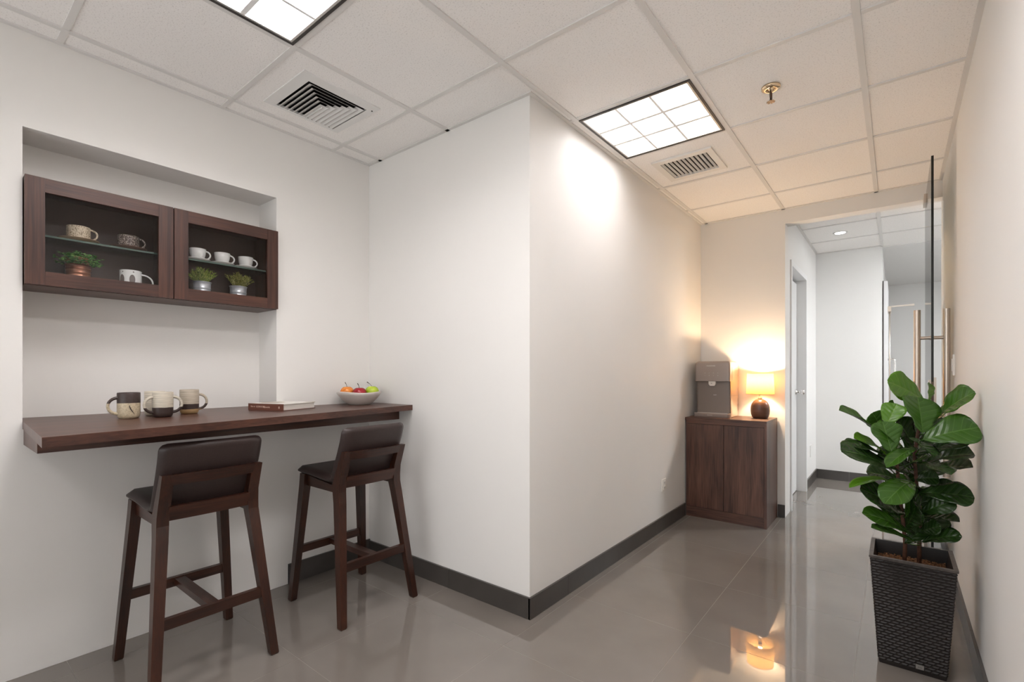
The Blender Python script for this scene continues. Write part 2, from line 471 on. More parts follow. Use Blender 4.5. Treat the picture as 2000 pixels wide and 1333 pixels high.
def troffer(x0, y0, label, m_panel):
    t = thing('ceiling_light', label, 'ceiling light', (x0 + 0.305, y0 + 0.305, H), 'square louvred ceiling lights')
    x1, y1 = x0 + 0.61, y0 + 0.61
    a = 0.013
    def ring(o, i, z0, z1, bm=None):
        bm = bm or bmesh.new()
        X0, X1, Y0, Y1 = x0 + o, x1 - o, y0 + o, y1 - o; d = i - o
        box(X0, X1, Y0, Y0 + d, z0, z1, bm); box(X0, X1, Y1 - d, Y1, z0, z1, bm)
        box(X0, X0 + d, Y0 + d, Y1 - d, z0, z1, bm); box(X1 - d, X1, Y0 + d, Y1 - d, z0, z1, bm)
        return bm
    obj('frame', ring(a, 0.024, H - 0.004, H + 0.10), M['black'], t)
    obj('inner_ring', ring(0.0241, 0.034, H - 0.002, H + 0.095), M['silver'], t)
    obj('reflector', box(x0 + a, x1 - a, y0 + a, y1 - a, H + 0.1005, H + 0.106), M['white'], t)
    w = (0.61 - 0.068) / 3
    zb, zt = H + 0.001, H + 0.052
    for k in (1, 2):
        X = x0 + 0.034 + w * k
        obj('louver_blade', loft([[(X - 0.0060, y0 + 0.0345, zb), (X + 0.0060, y0 + 0.0345, zb), (X + 0.012, y0 + 0.0345, zt), (X - 0.012, y0 + 0.0345, zt)],
                                  [(X - 0.0060, y1 - 0.0345, zb), (X + 0.0060, y1 - 0.0345, zb), (X + 0.012, y1 - 0.0345, zt), (X - 0.012, y1 - 0.0345, zt)]]), M['louver'], t)
        Y = y0 + 0.034 + w * k
        obj('louver_blade', loft([[(x0 + 0.0345, Y - 0.0095, zb + 0.0006), (x0 + 0.0345, Y + 0.0095, zb + 0.0006), (x0 + 0.0345, Y + 0.015, zt), (x0 + 0.0345, Y - 0.015, zt)],
                                  [(x1 - 0.0345, Y - 0.0095, zb + 0.0006), (x1 - 0.0345, Y + 0.0095, zb + 0.0006), (x1 - 0.0345, Y + 0.015, zt), (x1 - 0.0345, Y - 0.015, zt)]]), M['louver'], t)
    obj('light_panel', box(x0 + 0.035, x1 - 0.035, y0 + 0.035, y1 - 0.035, H + 0.088, H + 0.092), m_panel, t)
    return t
LBL = {'a': 'square louvred ceiling light in a black frame, beside the slatted return vent',
       'b': 'square louvred ceiling light over the stools, cut off by the top edge',
       'c': 'square louvred ceiling light added unseen behind the camera to brighten the room'}  # extra fixture out of view, added for overall brightness
for (x, y), k in TROFS.items():
    troffer(x, y, LBL[k], M['panel_low'] if k == 'a' else M['panel'])
# unseen narrow light added to brighten the passage, beside two half tiles
t = thing('passage_fill_light', 'narrow unseen louvred light added above the camera to brighten the passage', 'ceiling light', (-0.57, 1.0, H))
obj('frame', _frame4(-0.715, -0.431, 0.404, 1.600, -0.700, -0.446, 0.420, 1.584, H - 0.003, H + 0.03), M['white'], t)
obj('light_panel', box(-0.700, -0.446, 0.420, 1.584, H + 0.026, H + 0.030), M['panel'], t)
for k in range(1, 8):
    y = 0.420 + k * 0.1455
    obj('louver_blade', box(-0.6995, -0.4465, y - 0.003, y + 0.003, H + 0.001, H + 0.018), M['louver'], t)
for y in (0.392, 1.002):
    obj('ceiling_tile', box(-0.430, -0.126, y + 0.010, y + 0.60, H + 0.006, H + 0.02), M['tile_c'], ceil_)

# hall downlight, and unseen flat lights added to brighten the room beyond
def hall_fill(x, y, label, q=0.30):
    t = thing('hall_fill_light', label, 'ceiling light', (x, y, H), 'added flat lights of the room beyond')
    obj('frame', box(x - q, x + q, y - q, y + q, H - 0.008, H - 0.001), M['white'], t)
    obj('light_panel', box(x - q + 0.02, x + q - 0.02, y - q + 0.02, y + q - 0.02, H - 0.012, H - 0.0081), M['panel2'], t)
hall_fill(1.25, 5.75, 'unseen flat square light added to brighten the hall and the room beyond')
hall_fill(1.7, 8.2, 'small unseen square light added to brighten the far wall beyond', 0.14)
dl = thing('downlight', 'small round recessed downlight in the hall ceiling', 'downlight', (-0.42, 5.59, H))
obj('trim_ring', lathe(-0.42, 5.59, [(0.045, H - 0.001), (0.058, H - 0.004), (0.060, H + 0.004), (0.043, H + 0.004)], 28, cap=False), M['white'], dl, smooth=True)
obj('lens', lathe(-0.42, 5.59, [(0.0432, H - 0.0005), (0.0432, H + 0.003)], 28), emit('downlight_lens', (1.0, 0.98, 0.95), 9.0), dl)

# supply diffuser: nested three-sided blades over a dark duct
def supply():
    x0, y0 = -2.556, 1.002
    t = thing('air_diffuser', 'white square three-way air diffuser with black slots in the ceiling', 'air vent', (x0 + 0.305, y0 + 0.305, H))
    X0, X1, Y0, Y1 = -2.452, -2.058, 1.104, 1.510
    a, b, c, d = -2.432, -2.118, 1.158, 1.470
    obj('cover_tile', _frame4(x0 + 0.011, x0 + 0.60, y0 + 0.011, y0 + 0.60, X0, X1, Y0, Y1, H + 0.006, H + 0.02), M['tile_c'], t)
    obj('frame', _frame4(X0, X1, Y0, Y1, a, b, c, d, H + 0.0005, H + 0.012), M['white'], t)
    obj('duct', _frame4(a - 0.02, b + 0.02, c - 0.02, d + 0.02, a - 0.002, b + 0.002, c - 0.002, d + 0.002, H + 0.0105, H + 0.15), M['duct'], t)
    obj('duct_top', box(a - 0.02, b + 0.02, c - 0.02, d + 0.02, H + 0.150, H + 0.155), M['duct'], t)
    n = 6; p = 0.0245
    for k in range(n):
        o = 0.010 + k * p; th = 0.0016; up = 0.026; dz = 0.016
        x_in = b - o; ya, yb = c + o, d - o
        lo = [(a, ya), (x_in, ya), (x_in, yb), (a, yb)]
        hi = [(a, ya + up), (x_in - up, ya + up), (x_in - up, yb - up), (a, yb - up)]
        bm = bmesh.new(); z0, z1 = H - 0.002, H - 0.002 + dz
        A = [bm.verts.new((*q, z0)) for q in lo]; B = [bm.verts.new((*q, z1)) for q in hi]
        lo2 = [(a, ya + th), (x_in - th, ya + th), (x_in - th, yb - th), (a, yb - th)]
        hi2 = [(a, ya + up + th), (x_in - up - th, ya + up + th), (x_in - up - th, yb - up - th), (a, yb - up - th)]
        A2 = [bm.verts.new((*q, z0)) for q in lo2]; B2 = [bm.verts.new((*q, z1)) for q in hi2]
        for i in range(3):
            bm.faces.new((A[i], A[i + 1], B[i + 1], B[i])); bm.faces.new((A2[i], A2[i + 1], B2[i + 1], B2[i]))
            bm.faces.new((A[i], A[i + 1], A2[i + 1], A2[i])); bm.faces.new((B[i], B[i + 1], B2[i + 1], B2[i]))
        obj('blade', bm, M['white'], t)
    o = 0.010 + n * p
    obj('core_plate', box(a, b - o, c + o, d - o, H - 0.003, H + 0.004), M['white'], t)
    obj('screw', lathe(-2.105, 1.492, [(0.004, H - 0.002), (0.004, H + 0.0004)], 10), M['slot'], t)

supply()

def grille():
    x0, y0 = -1.336, 2.832
    t = thing('return_vent', 'beige slatted rectangular air vent past the ceiling light', 'air vent', (x0 + 0.305, y0 + 0.305, H))
    X0, X1, Y0, Y1 = -1.232, -0.862, 2.985, 3.345
    a, b, c, d = -1.190, -0.900, 3.030, 3.302
    obj('cover_tile', _frame4(x0 + 0.011, x0 + 0.60, y0 + 0.011, y0 + 0.60, X0, X1, Y0, Y1, H + 0.006, H + 0.02), M['tile_c'], t)
    obj('frame', _frame4(X0, X1, Y0, Y1, a, b, c, d, H - 0.005, H + 0.01), M['whiteplastic'], t, bevel=0.002, seg=1)
    obj('duct', _frame4(a - 0.01, b + 0.01, c - 0.01, d + 0.01, a - 0.001, b + 0.001, c - 0.001, d + 0.001, H + 0.0105, H + 0.10), M['duct_pale'], t)
    obj('duct_top', box(a - 0.01, b + 0.01, c - 0.01, d + 0.01, H + 0.1, H + 0.105), M['duct_pale'], t)
    n = 11; p = (b - a) / n
    for k in range(n):
        x = a + k * p + 0.004
        prof = [(x, H - 0.004), (x + 0.005, H + 0.002), (x + 0.0085, H + 0.007), (x + 0.0075, H + 0.008), (x + 0.0038, H + 0.003), (x - 0.0012, H - 0.0028)]
        obj('slat', loft([[(q[0], c + 0.0005, q[1]) for q in prof], [(q[0], d - 0.0005, q[1]) for q in prof]]), M['whiteplastic'], t)
grille()

def sprinkler():
    x, y = -0.462, 2.543
    t = thing('sprinkler', 'brass pendent fire sprinkler in the ceiling', 'sprinkler', (x, y, H))
    obj('escutcheon', lathe(x, y, [(0.018, H + 0.004), (0.020, H - 0.008), (0.026, H - 0.010), (0.040, H - 0.004), (0.041, H + 0.005)], 32), M['gold'], t, smooth=True)
    obj('cup', lathe(x, y, [(0.0175, H + 0.003), (0.0175, H - 0.006), (0.008, H - 0.010), (0.008, H - 0.016)], 24), M['gold'], t, smooth=True)
    bm = bmesh.new()
    for s in (-1, 1):
        tube([(x, y + 0.006 * s, H - 0.012), (x, y + 0.014 * s, H - 0.022), (x, y + 0.014 * s, H - 0.044), (x, y + 0.004 * s, H - 0.056)], 0.0038, 8, bm)
    obj('frame_arm', bm, M['bronze'], t, smooth=True)
    obj('bulb', lathe(x, y, [(0.003, H - 0.052), (0.004, H - 0.045), (0.004, H - 0.022), (0.003, H - 0.016)], 12), mat('bulb_red', srgb(120, 60, 50), 0.2), t, smooth=True)
    bm = lathe(x, y, [(0.005, H - 0.066), (0.006, H - 0.054)], 12)
    for k in range(8):
        q = 2 * PI * k / 8
        a = Vector((math.cos(q), math.sin(q), 0)); b = Vector((-a.y, a.x, 0)); c = Vector((x, y, H - 0.066))
        P = [c + a * 0.004 - b * 0.002, c + a * 0.018 - b * 0.0045, c + a * 0.018 + b * 0.0045, c + a * 0.004 + b * 0.002]
        loft([[v for v in P], [v + Vector((0, 0, 0.0015)) for v in P]], bm)
    obj('deflector', bm, M['bronze'], t)
sprinkler()

# ================================================================== outlets and switch
def outlet():
    y, z = 3.596, 0.337
    t = thing('wall_outlet', 'beige double power outlet low on the passage wall', 'outlet', (XC, y, z))
    obj('plate', box(XC, XC + 0.007, y - 0.042, y + 0.042, z - 0.045, z + 0.045), M['whiteplastic'], t, bevel=0.003)
    for k in (-1, 1):
        f = obj('socket', box(XC + 0.007, XC + 0.010, y - 0.022, y + 0.022, z + k * 0.019 - 0.014, z + k * 0.019 + 0.014), M['whiteplastic'], t, bevel=0.001, seg=1)
        bm = bmesh.new()
        for s in (-1, 1): box(XC + 0.0098, XC + 0.0105, y + s * 0.008 - 0.0015, y + s * 0.008 + 0.0015, z + k * 0.019 - 0.006, z + k * 0.019 + 0.006, bm)
        obj('slot', bm, M['slot'], f)
outlet()
t = thing('hall_outlet', 'small white outlet low on the hall side wall', 'outlet', (HX0, 6.0, 0.36))
obj('plate', box(HX0, HX0 + 0.007, 5.95, 6.05, 0.30, 0.42), M['white'], t, bevel=0.002)
obj('socket', box(HX0 + 0.007, HX0 + 0.009, 5.98, 6.02, 0.33, 0.39), M['white'], t)
t = thing('light_switch', 'white light switch plate on the right wall above the plant', 'switch', (XR, 3.66, 1.235))
obj('plate', box(XR - 0.008, XR, 3.615, 3.705, 1.177, 1.293), M['whiteplastic'], t, bevel=0.003)
obj('rocker', box(XR - 0.011, XR - 0.008, 3.64, 3.68, 1.20, 1.27), M['whiteplastic'], t, bevel=0.001, seg=1)

# ================================================================== counter
CT = 1.0
t = thing('wall_counter', 'long dark walnut counter fixed along the niche wall', 'counter', (-2.3, 1.0, CT - 0.1))
top = [(-2.683, 0.268), (-1.955, 0.252), (-2.252, YB - 0.001), (-2.683, YB - 0.001)]
top = [(NX + 0.001, 0.288), (-2.683, 0.288), (-1.962, 0.250), (-2.252, YB - 0.001), (-2.683, YB - 0.001), (-2.683, 1.279), (NX + 0.001, 1.279)]
obj('countertop', prism(top, CT - 0.031, CT), M['walnut_y'], t, bevel=0.0012, seg=1)
ap = [(-2.683, 0.290), (-2.345, 0.287), (-2.376, YB - 0.001), (-2.683, YB - 0.001)]
obj('apron', prism(ap, CT - 0.092, CT - 0.0315), M['walnut_y'], t, bevel=0.001, seg=1)

# ================================================================== wall cabinet with two glass doors
def wall_cabinet():
    f = -2.650; zb, zt = 1.538, 1.966; y0, y1, ym = 0.291, 1.272, 0.785
    t = thing('wall_cabinet', 'dark walnut wall cabinet with two glass doors in the niche', 'cabinet', (NX, ym, zb))
    bk = NX + 0.001; df = f - 0.021
    th = 0.016
    obj('side_panel', box(bk, df, y0, y0 + th, zb + 0.0, zt), M['walnut_z'], t)
    obj('side_panel', box(bk, df, y1 - th, y1, zb, zt), M['walnut_z'], t)
    obj('divider', box(bk, df - 0.002, ym - th, ym + th, zb + th, zt - th), M['carcass'], t)
    obj('top_panel', box(bk, df, y0 + th, y1 - th, zt - th, zt), M['walnut_y'], t)
    obj('bottom_panel', box(bk, df, y0 + th, y1 - th, zb, zb + th), M['walnut_y'], t)
    obj('back_panel', box(bk, bk + 0.005, y0 + th, y1 - th, zb + th, zt - th), M['carcass'], t)
    for a, b, hs in ((y0 - 0.001, ym - 0.0022, 0), (ym + 0.0022, y1 + 0.001, 1)):
        w = 0.057; hz = 0.056
        d = obj('door', box(df + 0.001, f, a, a + w, zb + 0.002, zt), M['walnut_z'], t, bevel=0.001, seg=1)
        obj('stile', box(df + 0.001, f, b - w, b, zb + 0.002, zt), M['walnut_z'], d, bevel=0.001, seg=1)
        obj('top_rail', box(df + 0.001, f - 0.0004, a + w + 0.0003, b - w - 0.0003, zt - hz, zt), M['walnut_y'], d, bevel=0.001, seg=1)
        obj('bottom_rail', box(df + 0.001, f - 0.0004, a + w + 0.0003, b - w - 0.0003, zb + 0.002, zb + hz), M['walnut_y'], d, bevel=0.001, seg=1)
        obj('glass_pane', box(df + 0.006, df + 0.010, a + w - 0.0, b - w + 0.0, zb + hz, zt - hz), M['glass'], d)
        for z in ((zb + 0.075, zt - 0.075) if hs else ()):
            obj('hinge', box(df - 0.03, df - 0.001, y1 - th - 0.014, y1 - th - 0.001, z - 0.012, z + 0.012), M['chrome'], d)
    for a, b in ((y0 + th + 0.001, ym - th - 0.001), (ym + th + 0.001, y1 - th - 0.001)):
        s = obj('glass_shelf', box(bk + 0.006, -2.715, a, b, 1.746, 1.7535), M['shelf'], t)
        obj('shelf_edge', box(-2.715, -2.7145, a, b, 1.746, 1.7535), M['shelfedge'], s)
        for y in (a + 0.004, b - 0.004):
            obj('shelf_pin', tube([(-2.745, y - 0.003, 1.7425), (-2.745, y + 0.003, 1.7425)], 0.0032, 8), M['chrome'], t)
wall_cabinet()
SHZ, CBZ = 1.7537, 1.5542

# ------------------------------------------------------------------ crockery
def handle_ring(cx, cy, zc, r0, ang, ry, rz, thick, bm=None, flat=1.0):
    """ear handle leaving the wall at radius r0 in direction ang"""
    d = Vector((math.cos(ang), math.sin(ang), 0)); pts = []
    n = 14
    for k in range(n + 1):
        a = -PI / 2 * 1.12 + PI * 1.12 * k / n
        rr = r0 - 0.002 + ry * max(-0.12, math.cos(a)); pts.append(Vector((cx, cy, zc + rz * math.sin(a))) + d * rr)
    return tube(pts, thick, 8, bm, flat)

def cup(name, label, x, y, z, r, h, m, ang, group, taper=0.8, sau=None, sm=None, square=False):
    t = thing(name, label, 'cup', (x, y, z), group)
    z0 = z + (0.0065 if sau else 0.0)
    if taper < 0.85:
        prof = [(r * 0.5, z0), (r * 0.55, z0 + 0.002), (r * 0.80, z0 + h * 0.25), (r * 0.93, z0 + h * 0.55), (r, z0 + h), (r - 0.003, z0 + h), (r * 0.86, z0 + h * 0.5), (r * 0.45, z0 + 0.006)]
    else:
        prof = [(r * 0.93, z0), (r * 0.985, z0 + 0.004), (r, z0 + h * 0.4), (r, z0 + h - 0.001), (r - 0.002, z0 + h), (r - 0.004, z0 + h - 0.002), (r - 0.005, z0 + 0.008), (r * 0.5, z0 + 0.006)]
    obj('bowl', lathe(x, y, prof, 28), m, t, smooth=True)
    obj('handle', handle_ring(x, y, z0 + h * 0.50, r * (0.88 if taper < 0.85 else 1.0), ang, h * 0.42, h * 0.36, 0.0038), m, t, smooth=True)
    if sau:
        p = [(sau * 0.45, z), (sau * 0.5, z + 0.0015), (sau, z + 0.011), (sau, z + 0.013), (sau * 0.55, z + 0.0062), (0.001, z + 0.006)]
        obj('saucer', lathe(x, y, p, 32), sm or m, t, smooth=True)
    return t

cream = noise_col(mat('speckled_cream', (0.6,) * 3, 0.55), srgb(150, 132, 108), srgb(214, 200, 176), nscale=210, detail=2, lo=0.40, hi=0.52, bump=0.5, bdist=0.0015)
saucer_m = mat('tan_saucer', srgb(172, 148, 122), 0.5)
brownsp = noise_col(mat('speckled_brown', (0.2,) * 3, 0.5), srgb(74, 60, 54), srgb(206, 196, 186), nscale=260, detail=2, lo=0.50, hi=0.66, bump=0.4, bdist=0.0012)
saucer_b = mat('brown_saucer', srgb(118, 92, 78), 0.5)
porc = mat('white_porcelain', (0.82, 0.82, 0.80), 0.22)
EA = math.radians(64)           # handles point along the wall towards the right
XS = -2.772
cup('teacup', 'cream speckled cup and saucer on the left glass shelf', XS, 0.468, SHZ, 0.040, 0.062, cream, EA, 'cups on the glass shelves', 0.9, 0.069, saucer_m)
cup('teacup', 'dark brown speckled cup and saucer on the left glass shelf', XS, 0.641, SHZ, 0.040, 0.060, brownsp, EA, 'cups on the glass shelves', 0.9, 0.070, saucer_b)
for y, lb in ((0.924, 'plain white cup and saucer on the right shelf, nearest the middle stile'), (1.038, 'plain white cup and saucer in the middle of the right shelf'), (1.155, 'plain white cup and saucer on the right shelf, nearest the hinges')):
    cup('teacup', lb, XS, y, SHZ, 0.037, 0.058, porc, EA, 'cups on the glass shelves', 0.8, 0.056)
t = cup('white_mug', 'white mug with grey drop marks at the bottom of the left cabinet', XS + 0.01, 0.648, CBZ, 0.041, 0.106, porc, EA, 'cups in the wall cabinet', 0.95)
def drop_marks(t, cx, cy, z, r):
    grey = mat('grey_glaze', srgb(118, 108, 104), 0.4)
    for k, a in enumerate((-62, -5)):
        bm = bmesh.new(); n = 16
        a0 = math.radians(a)
        rim = []
        for i in range(n):
            q = 2 * PI * i / n
            u = 0.011 * math.cos(q); v = 0.022 * math.sin(q) * (1.0 if math.sin(q) > 0 else 1.1)
            th = a0 + u / r
            rim.append((cx + (r + 0.0004) * math.cos(th), cy + (r + 0.0004) * math.sin(th), z + v))
        c = bm.verts.new((cx + (r + 0.0007) * math.cos(a0), cy + (r + 0.0007) * math.sin(a0), z))
        vs = [bm.verts.new(p) for p in rim]
        for i in range(n): bm.faces.new((c, vs[i], vs[(i + 1) % n]))
        obj('drop_mark', bm, grey, t, smooth=True)
        bm = lathe(0, 0, [(0.0, 0.0), (0.0028, 0.0004)], 10)
        th = a0 + 0.1
        bmesh.ops.rotate(bm, verts=bm.verts, cent=(0, 0, 0), matrix=Matrix.Rotation(PI / 2, 3, 'Y'))
        bmesh.ops.rotate(bm, verts=bm.verts, cent=(0, 0, 0), matrix=Matrix.Rotation(th, 3, 'Z'))
        bmesh.ops.translate(bm, verts=bm.verts, vec=(cx + (r + 0.0003) * math.cos(th), cy + (r + 0.0003) * math.sin(th), z + 0.034))
        obj('dot_mark', bm, grey, t)
drop_marks(t, XS + 0.01, 0.648, CBZ + 0.062, 0.041)

# ------------------------------------------------------------------ small potted plants
def herb(label, x, y, z, r, h, pot_m, leaf_ms, spread, height, style, ribs=3):
    t = thing('potted_plant', label, 'plant', (x, y, z), 'potted plants in the wall cabinet')
    prof = [(r * 0.86, z), (r * 0.88, z + 0.001)]
    for k in range(ribs):
        zz = z + h * (0.35 + 0.16 * k); rr = r * (0.88 + 0.10 * (zz - z) / h)
        prof += [(rr, zz - 0.003), (rr + 0.0022, zz), (rr, zz + 0.003)]
    prof += [(r * 0.99, z + h - 0.004), (r + 0.002, z + h - 0.002), (r + 0.002, z + h), (r - 0.002, z + h), (r - 0.003, z + h - 0.012)]
    obj('pot', lathe(x, y, prof, 30), pot_m, t, smooth=True)
    obj('soil', lathe(x, y, [(0.001, z + h - 0.010), (r - 0.0032, z + h - 0.011)], 20, cap=False), mat('dark_soil', (0.03, 0.02, 0.014), 0.9), t)
    rnd = random.Random(label)
    bm = bmesh.new()
    def leafquad(p, d, n, L, W):
        s = d.cross(n).normalized()
        q = [p, p + d * L * 0.5 + s * W, p + d * L - n * L * 0.15, p + d * L * 0.5 - s * W]
        m_ = p + d * L * 0.5 + n * W * 0.35
        vs = [bm.verts.new(v) for v in q]; c = bm.verts.new(m_)
        k = rnd.randrange(len(leaf_ms))
        for i in range(4):
            f = bm.faces.new((vs[i], vs[(i + 1) % 4], c)); f.material_index = k
    nst = 60 if style == 'bush' else 60
    for i in range(nst):
        a = rnd.uniform(0, 2 * PI); tilt = rnd.uniform(0.0, 1.0) ** 0.7
        p0 = Vector((x + r * 0.6 * tilt * math.cos(a), y + r * 0.6 * tilt * math.sin(a), z + h - 0.008))
        out = Vector((math.cos(a), math.sin(a), 0))
        hh = height * (rnd.uniform(0.62, 0.95) - (0.45 if style == 'bush' else 0.30) * tilt ** 2)
        end = p0 + out * max(0, spread * tilt - r * 0.5 * tilt) + Vector((0, 0, hh))
        mid = (p0 + end) / 2 + Vector((0, 0, hh * 0.2))
        pts = [p0.lerp(mid, k / 4) .lerp(mid.lerp(end, k / 4), k / 4) for k in range(5)]
        tube(pts, 0.0008, 3, bm)
        nl = 13 if style == 'bush' else 26
        for k in range(nl):
            f = (0.25 + 0.75 * (k + 0.5) / nl) if style == 'bush' else (0.2 + 0.8 * (k + 0.5) / nl)
            j = min(int(f * 4), 3); p = pts[j].lerp(pts[j + 1], f * 4 - j)
            b = rnd.uniform(0, 2 * PI)
            tang = (pts[j + 1] - pts[j]).normalized()
            if style == 'bush':
                d = (Vector((math.cos(b), math.sin(b), rnd.uniform(-0.35, 0.5))) + out * 0.3).normalized(); L = rnd.uniform(0.013, 0.020); W = L * 0.36
            else:
                d = (tang * 0.9 + Vector((math.cos(b), math.sin(b), rnd.uniform(-0.1, 0.3))) * 0.7).normalized(); L = rnd.uniform(0.009, 0.015); W = 0.0017
            n = Vector((rnd.uniform(-.4, .4), rnd.uniform(-.4, .4), 1)).normalized()
            n = (n - d * n.dot(d)).normalized()
            leafquad(p, d, n, L, W)
    o = obj('foliage', bm, leaf_ms, t); o['kind'] = 'stuff'
G1 = [mat('leaf_green_a', srgb(84, 142, 56), 0.4), mat('leaf_green_b', srgb(58, 112, 46), 0.4), mat('leaf_green_c', srgb(146, 190, 108), 0.4)]
G2 = [mat('sprig_a', srgb(152, 172, 70), 0.5), mat('sprig_b', srgb(104, 134, 46), 0.5), mat('sprig_c', srgb(204, 210, 120), 0.5)]
G3 = [mat('sprig_d', srgb(170, 168, 80), 0.5), mat('sprig_e', srgb(118, 128, 50), 0.5), mat('sprig_f', srgb(206, 200, 126), 0.5)]
copper = noise_col(mat('copper_wicker', (0.3,) * 3, 0.32, 0.55), srgb(116, 66, 46), srgb(196, 140, 112), scale=(12, 12, 160), nscale=1.0, bump=0.6, bdist=0.003)
galv = mat('galvanised', srgb(206, 210, 216), 0.32, 0.45)
herb('bushy green plant in a round copper pot, left cabinet', XS, 0.467, CBZ, 0.044, 0.100, copper, G1, 0.084, 0.078, 'bush', 7)
herb('feathery green sprigs in a ribbed tin pot, nearer the middle stile', XS, 0.944, CBZ, 0.040, 0.100, galv, G2, 0.070, 0.086, 'sprig')
herb('yellow-green sprigs in a ribbed tin pot, nearer the cabinet hinges', XS, 1.117, CBZ, 0.041, 0.100, galv, G3, 0.074, 0.086, 'sprig')

# ------------------------------------------------------------------ mugs on the counter
def band_mat(name, bands, nscale=120, bump=0.4, streak=False):
    """glaze bands by height above the mug's base"""
    m = mat(name, (0.5,) * 3, 0.38)
    nt, N, L, b = nodes(m)
    tc = N.new('ShaderNodeTexCoord'); sp = N.new('ShaderNodeSeparateXYZ'); L.new(tc.outputs['Object'], sp.inputs[0])
    nz0 = N.new('ShaderNodeTexNoise'); nz0.inputs['Scale'].default_value = 30
    L.new(tc.outputs['Object'], nz0.inputs['Vector'])
    ad = N.new('ShaderNodeMath'); ad.operation = 'MULTIPLY_ADD'; ad.inputs[1].default_value = 0.004
    L.new(nz0.outputs['Fac'], ad.inputs[0]); L.new(sp.outputs['Z'], ad.inputs[2])
    mr = N.new('ShaderNodeMapRange'); mr.inputs['From Max'].default_value = 0.12
    L.new(ad.outputs[0], mr.inputs['Value'])
    cr = N.new('ShaderNodeValToRGB'); cr.color_ramp.interpolation = 'CONSTANT'
    els = cr.color_ramp.elements
    els[0].position = 0; els[0].color = (*bands[0][1], 1); els[1].position = bands[1][0] / 0.12; els[1].color = (*bands[1][1], 1)
    for z, c in bands[2:]:
        e = els.new(z / 0.12); e.color = (*c, 1)
    L.new(mr.outputs[0], cr.inputs['Fac'])
    mp = N.new('ShaderNodeMapping'); mp.inputs['Scale'].default_value = (20, 20, 420) if streak else (1, 1, 1)
    nz = N.new('ShaderNodeTexNoise'); nz.inputs['Scale'].default_value = 1.0 if streak else nscale; nz.inputs['Detail'].default_value = 3
    L.new(tc.outputs['Object'], mp.inputs[0]); L.new(mp.outputs[0], nz.inputs['Vector'])
    mr2 = N.new('ShaderNodeMapRange'); mr2.inputs['From Min'].default_value = 0.3; mr2.inputs['From Max'].default_value = 0.6
    mr2.inputs['To Min'].default_value = 0.72; mr2.inputs['To Max'].default_value = 1.05
    L.new(nz.outputs['Fac'], mr2.inputs['Value'])
    mx = N.new('ShaderNodeMix'); mx.data_type = 'RGBA'; mx.blend_type = 'MULTIPLY'; mx.inputs[0].default_value = 1.0
    L.new(cr.outputs['Color'], mx.inputs[6]); L.new(mr2.outputs[0], mx.inputs[7]); L.new(mx.outputs[2], b.inputs['Base Color'])
    bp = N.new('ShaderNodeBump'); bp.inputs['Strength'].default_value = bump; bp.inputs['Distance'].default_value = 0.0015
    L.new(nz.outputs['Fac'], bp.inputs['Height']); L.new(bp.outputs['Normal'], b.inputs['Normal'])
    return m

def mug(label, x, y, r, h, m, angs, z=CT, hr=0.032):
    t = thing('stoneware_mug', label, 'mug', (x, y, z), 'stoneware mugs on the counter')
    prof = [(r * 0.72, z), (r * 0.84, z + 0.002), (r * 0.95, z + 0.010), (r * 0.99, z + 0.022), (r, z + 0.05), (r, z + h - 0.003), (r - 0.0015, z + h), (r - 0.004, z + h - 0.001), (r - 0.006, z + h - 0.006), (r - 0.007, z + 0.012), (r * 0.4, z + 0.008)]
    obj('body', lathe(x, y, prof, 36), m, t, smooth=True)
    for a in angs:
        obj('handle', handle_ring(x, y, z + h * 0.50, r, a, hr, h * 0.30, [0.0062 - 0.0012 * math.sin(PI * k / 14) for k in range(15)], None, 1.1), m, t, smooth=True)
    return t
CRE, DRK, SND = srgb(198, 189, 172), srgb(58, 44, 40), srgb(176, 146, 104)
ma = band_mat('glaze_brown_over_cream', [(0, srgb(194, 179, 152)), (0.067, DRK)], 160, 0.25)
mb = band_mat('glaze_cream_over_brown', [(0, DRK), (0.044, CRE)], streak=True)
mc = band_mat('glaze_three_bands', [(0, SND), (0.024, DRK), (0.048, srgb(186, 174, 156))], streak=True)
t = mug('mug with brown glaze over cream and a dark brush stroke, handle to the left', -2.513, 0.583, 0.0395, 0.1085, ma, [-1.80 + 0.25])
def brush(t, cx, cy, r, z):
    tw = math.atan2(-cy, -cx)
    bm = bmesh.new(); pts = [(0.004, 0.057, 0.0006), (0.005, 0.050, 0.0019), (0.0085, 0.040, 0.0022), (0.0145, 0.029, 0.0018), (0.0215, 0.019, 0.0004)]
    prev = None
    for u, v, w in pts:
        u -= 0.002; row = []
        for s in (-1, 1):
            a = tw + (u + s * w) / r
            row.append(bm.verts.new((cx + (r + 0.0005) * math.cos(a), cy + (r + 0.0005) * math.sin(a), z + v)))
        if prev: bm.faces.new((prev[0], prev[1], row[1], row[0]))
        prev = row
    obj('brush_mark', bm, mat('brush_glaze', srgb(48, 34, 28), 0.4), t)
brush(t, -2.513, 0.583, 0.0394, CT)
mug('two-handled mug with cream glaze over a dark brown foot', -2.478, 0.693, 0.0380, 0.1085, mb, [4.790, 1.198])
mug('grey ribbed mug with a brown band and sandy foot, handle to the right', -2.584, 0.827, 0.0385, 0.1130, mc, [1.261])
mug('plain cream ribbed mug mostly hidden behind the two-handled mug', -2.600, 0.697, 0.0385, 0.1085, band_mat('glaze_plain_cream', [(0, CRE), (0.02, srgb(214, 204, 186))], streak=True), [PI])

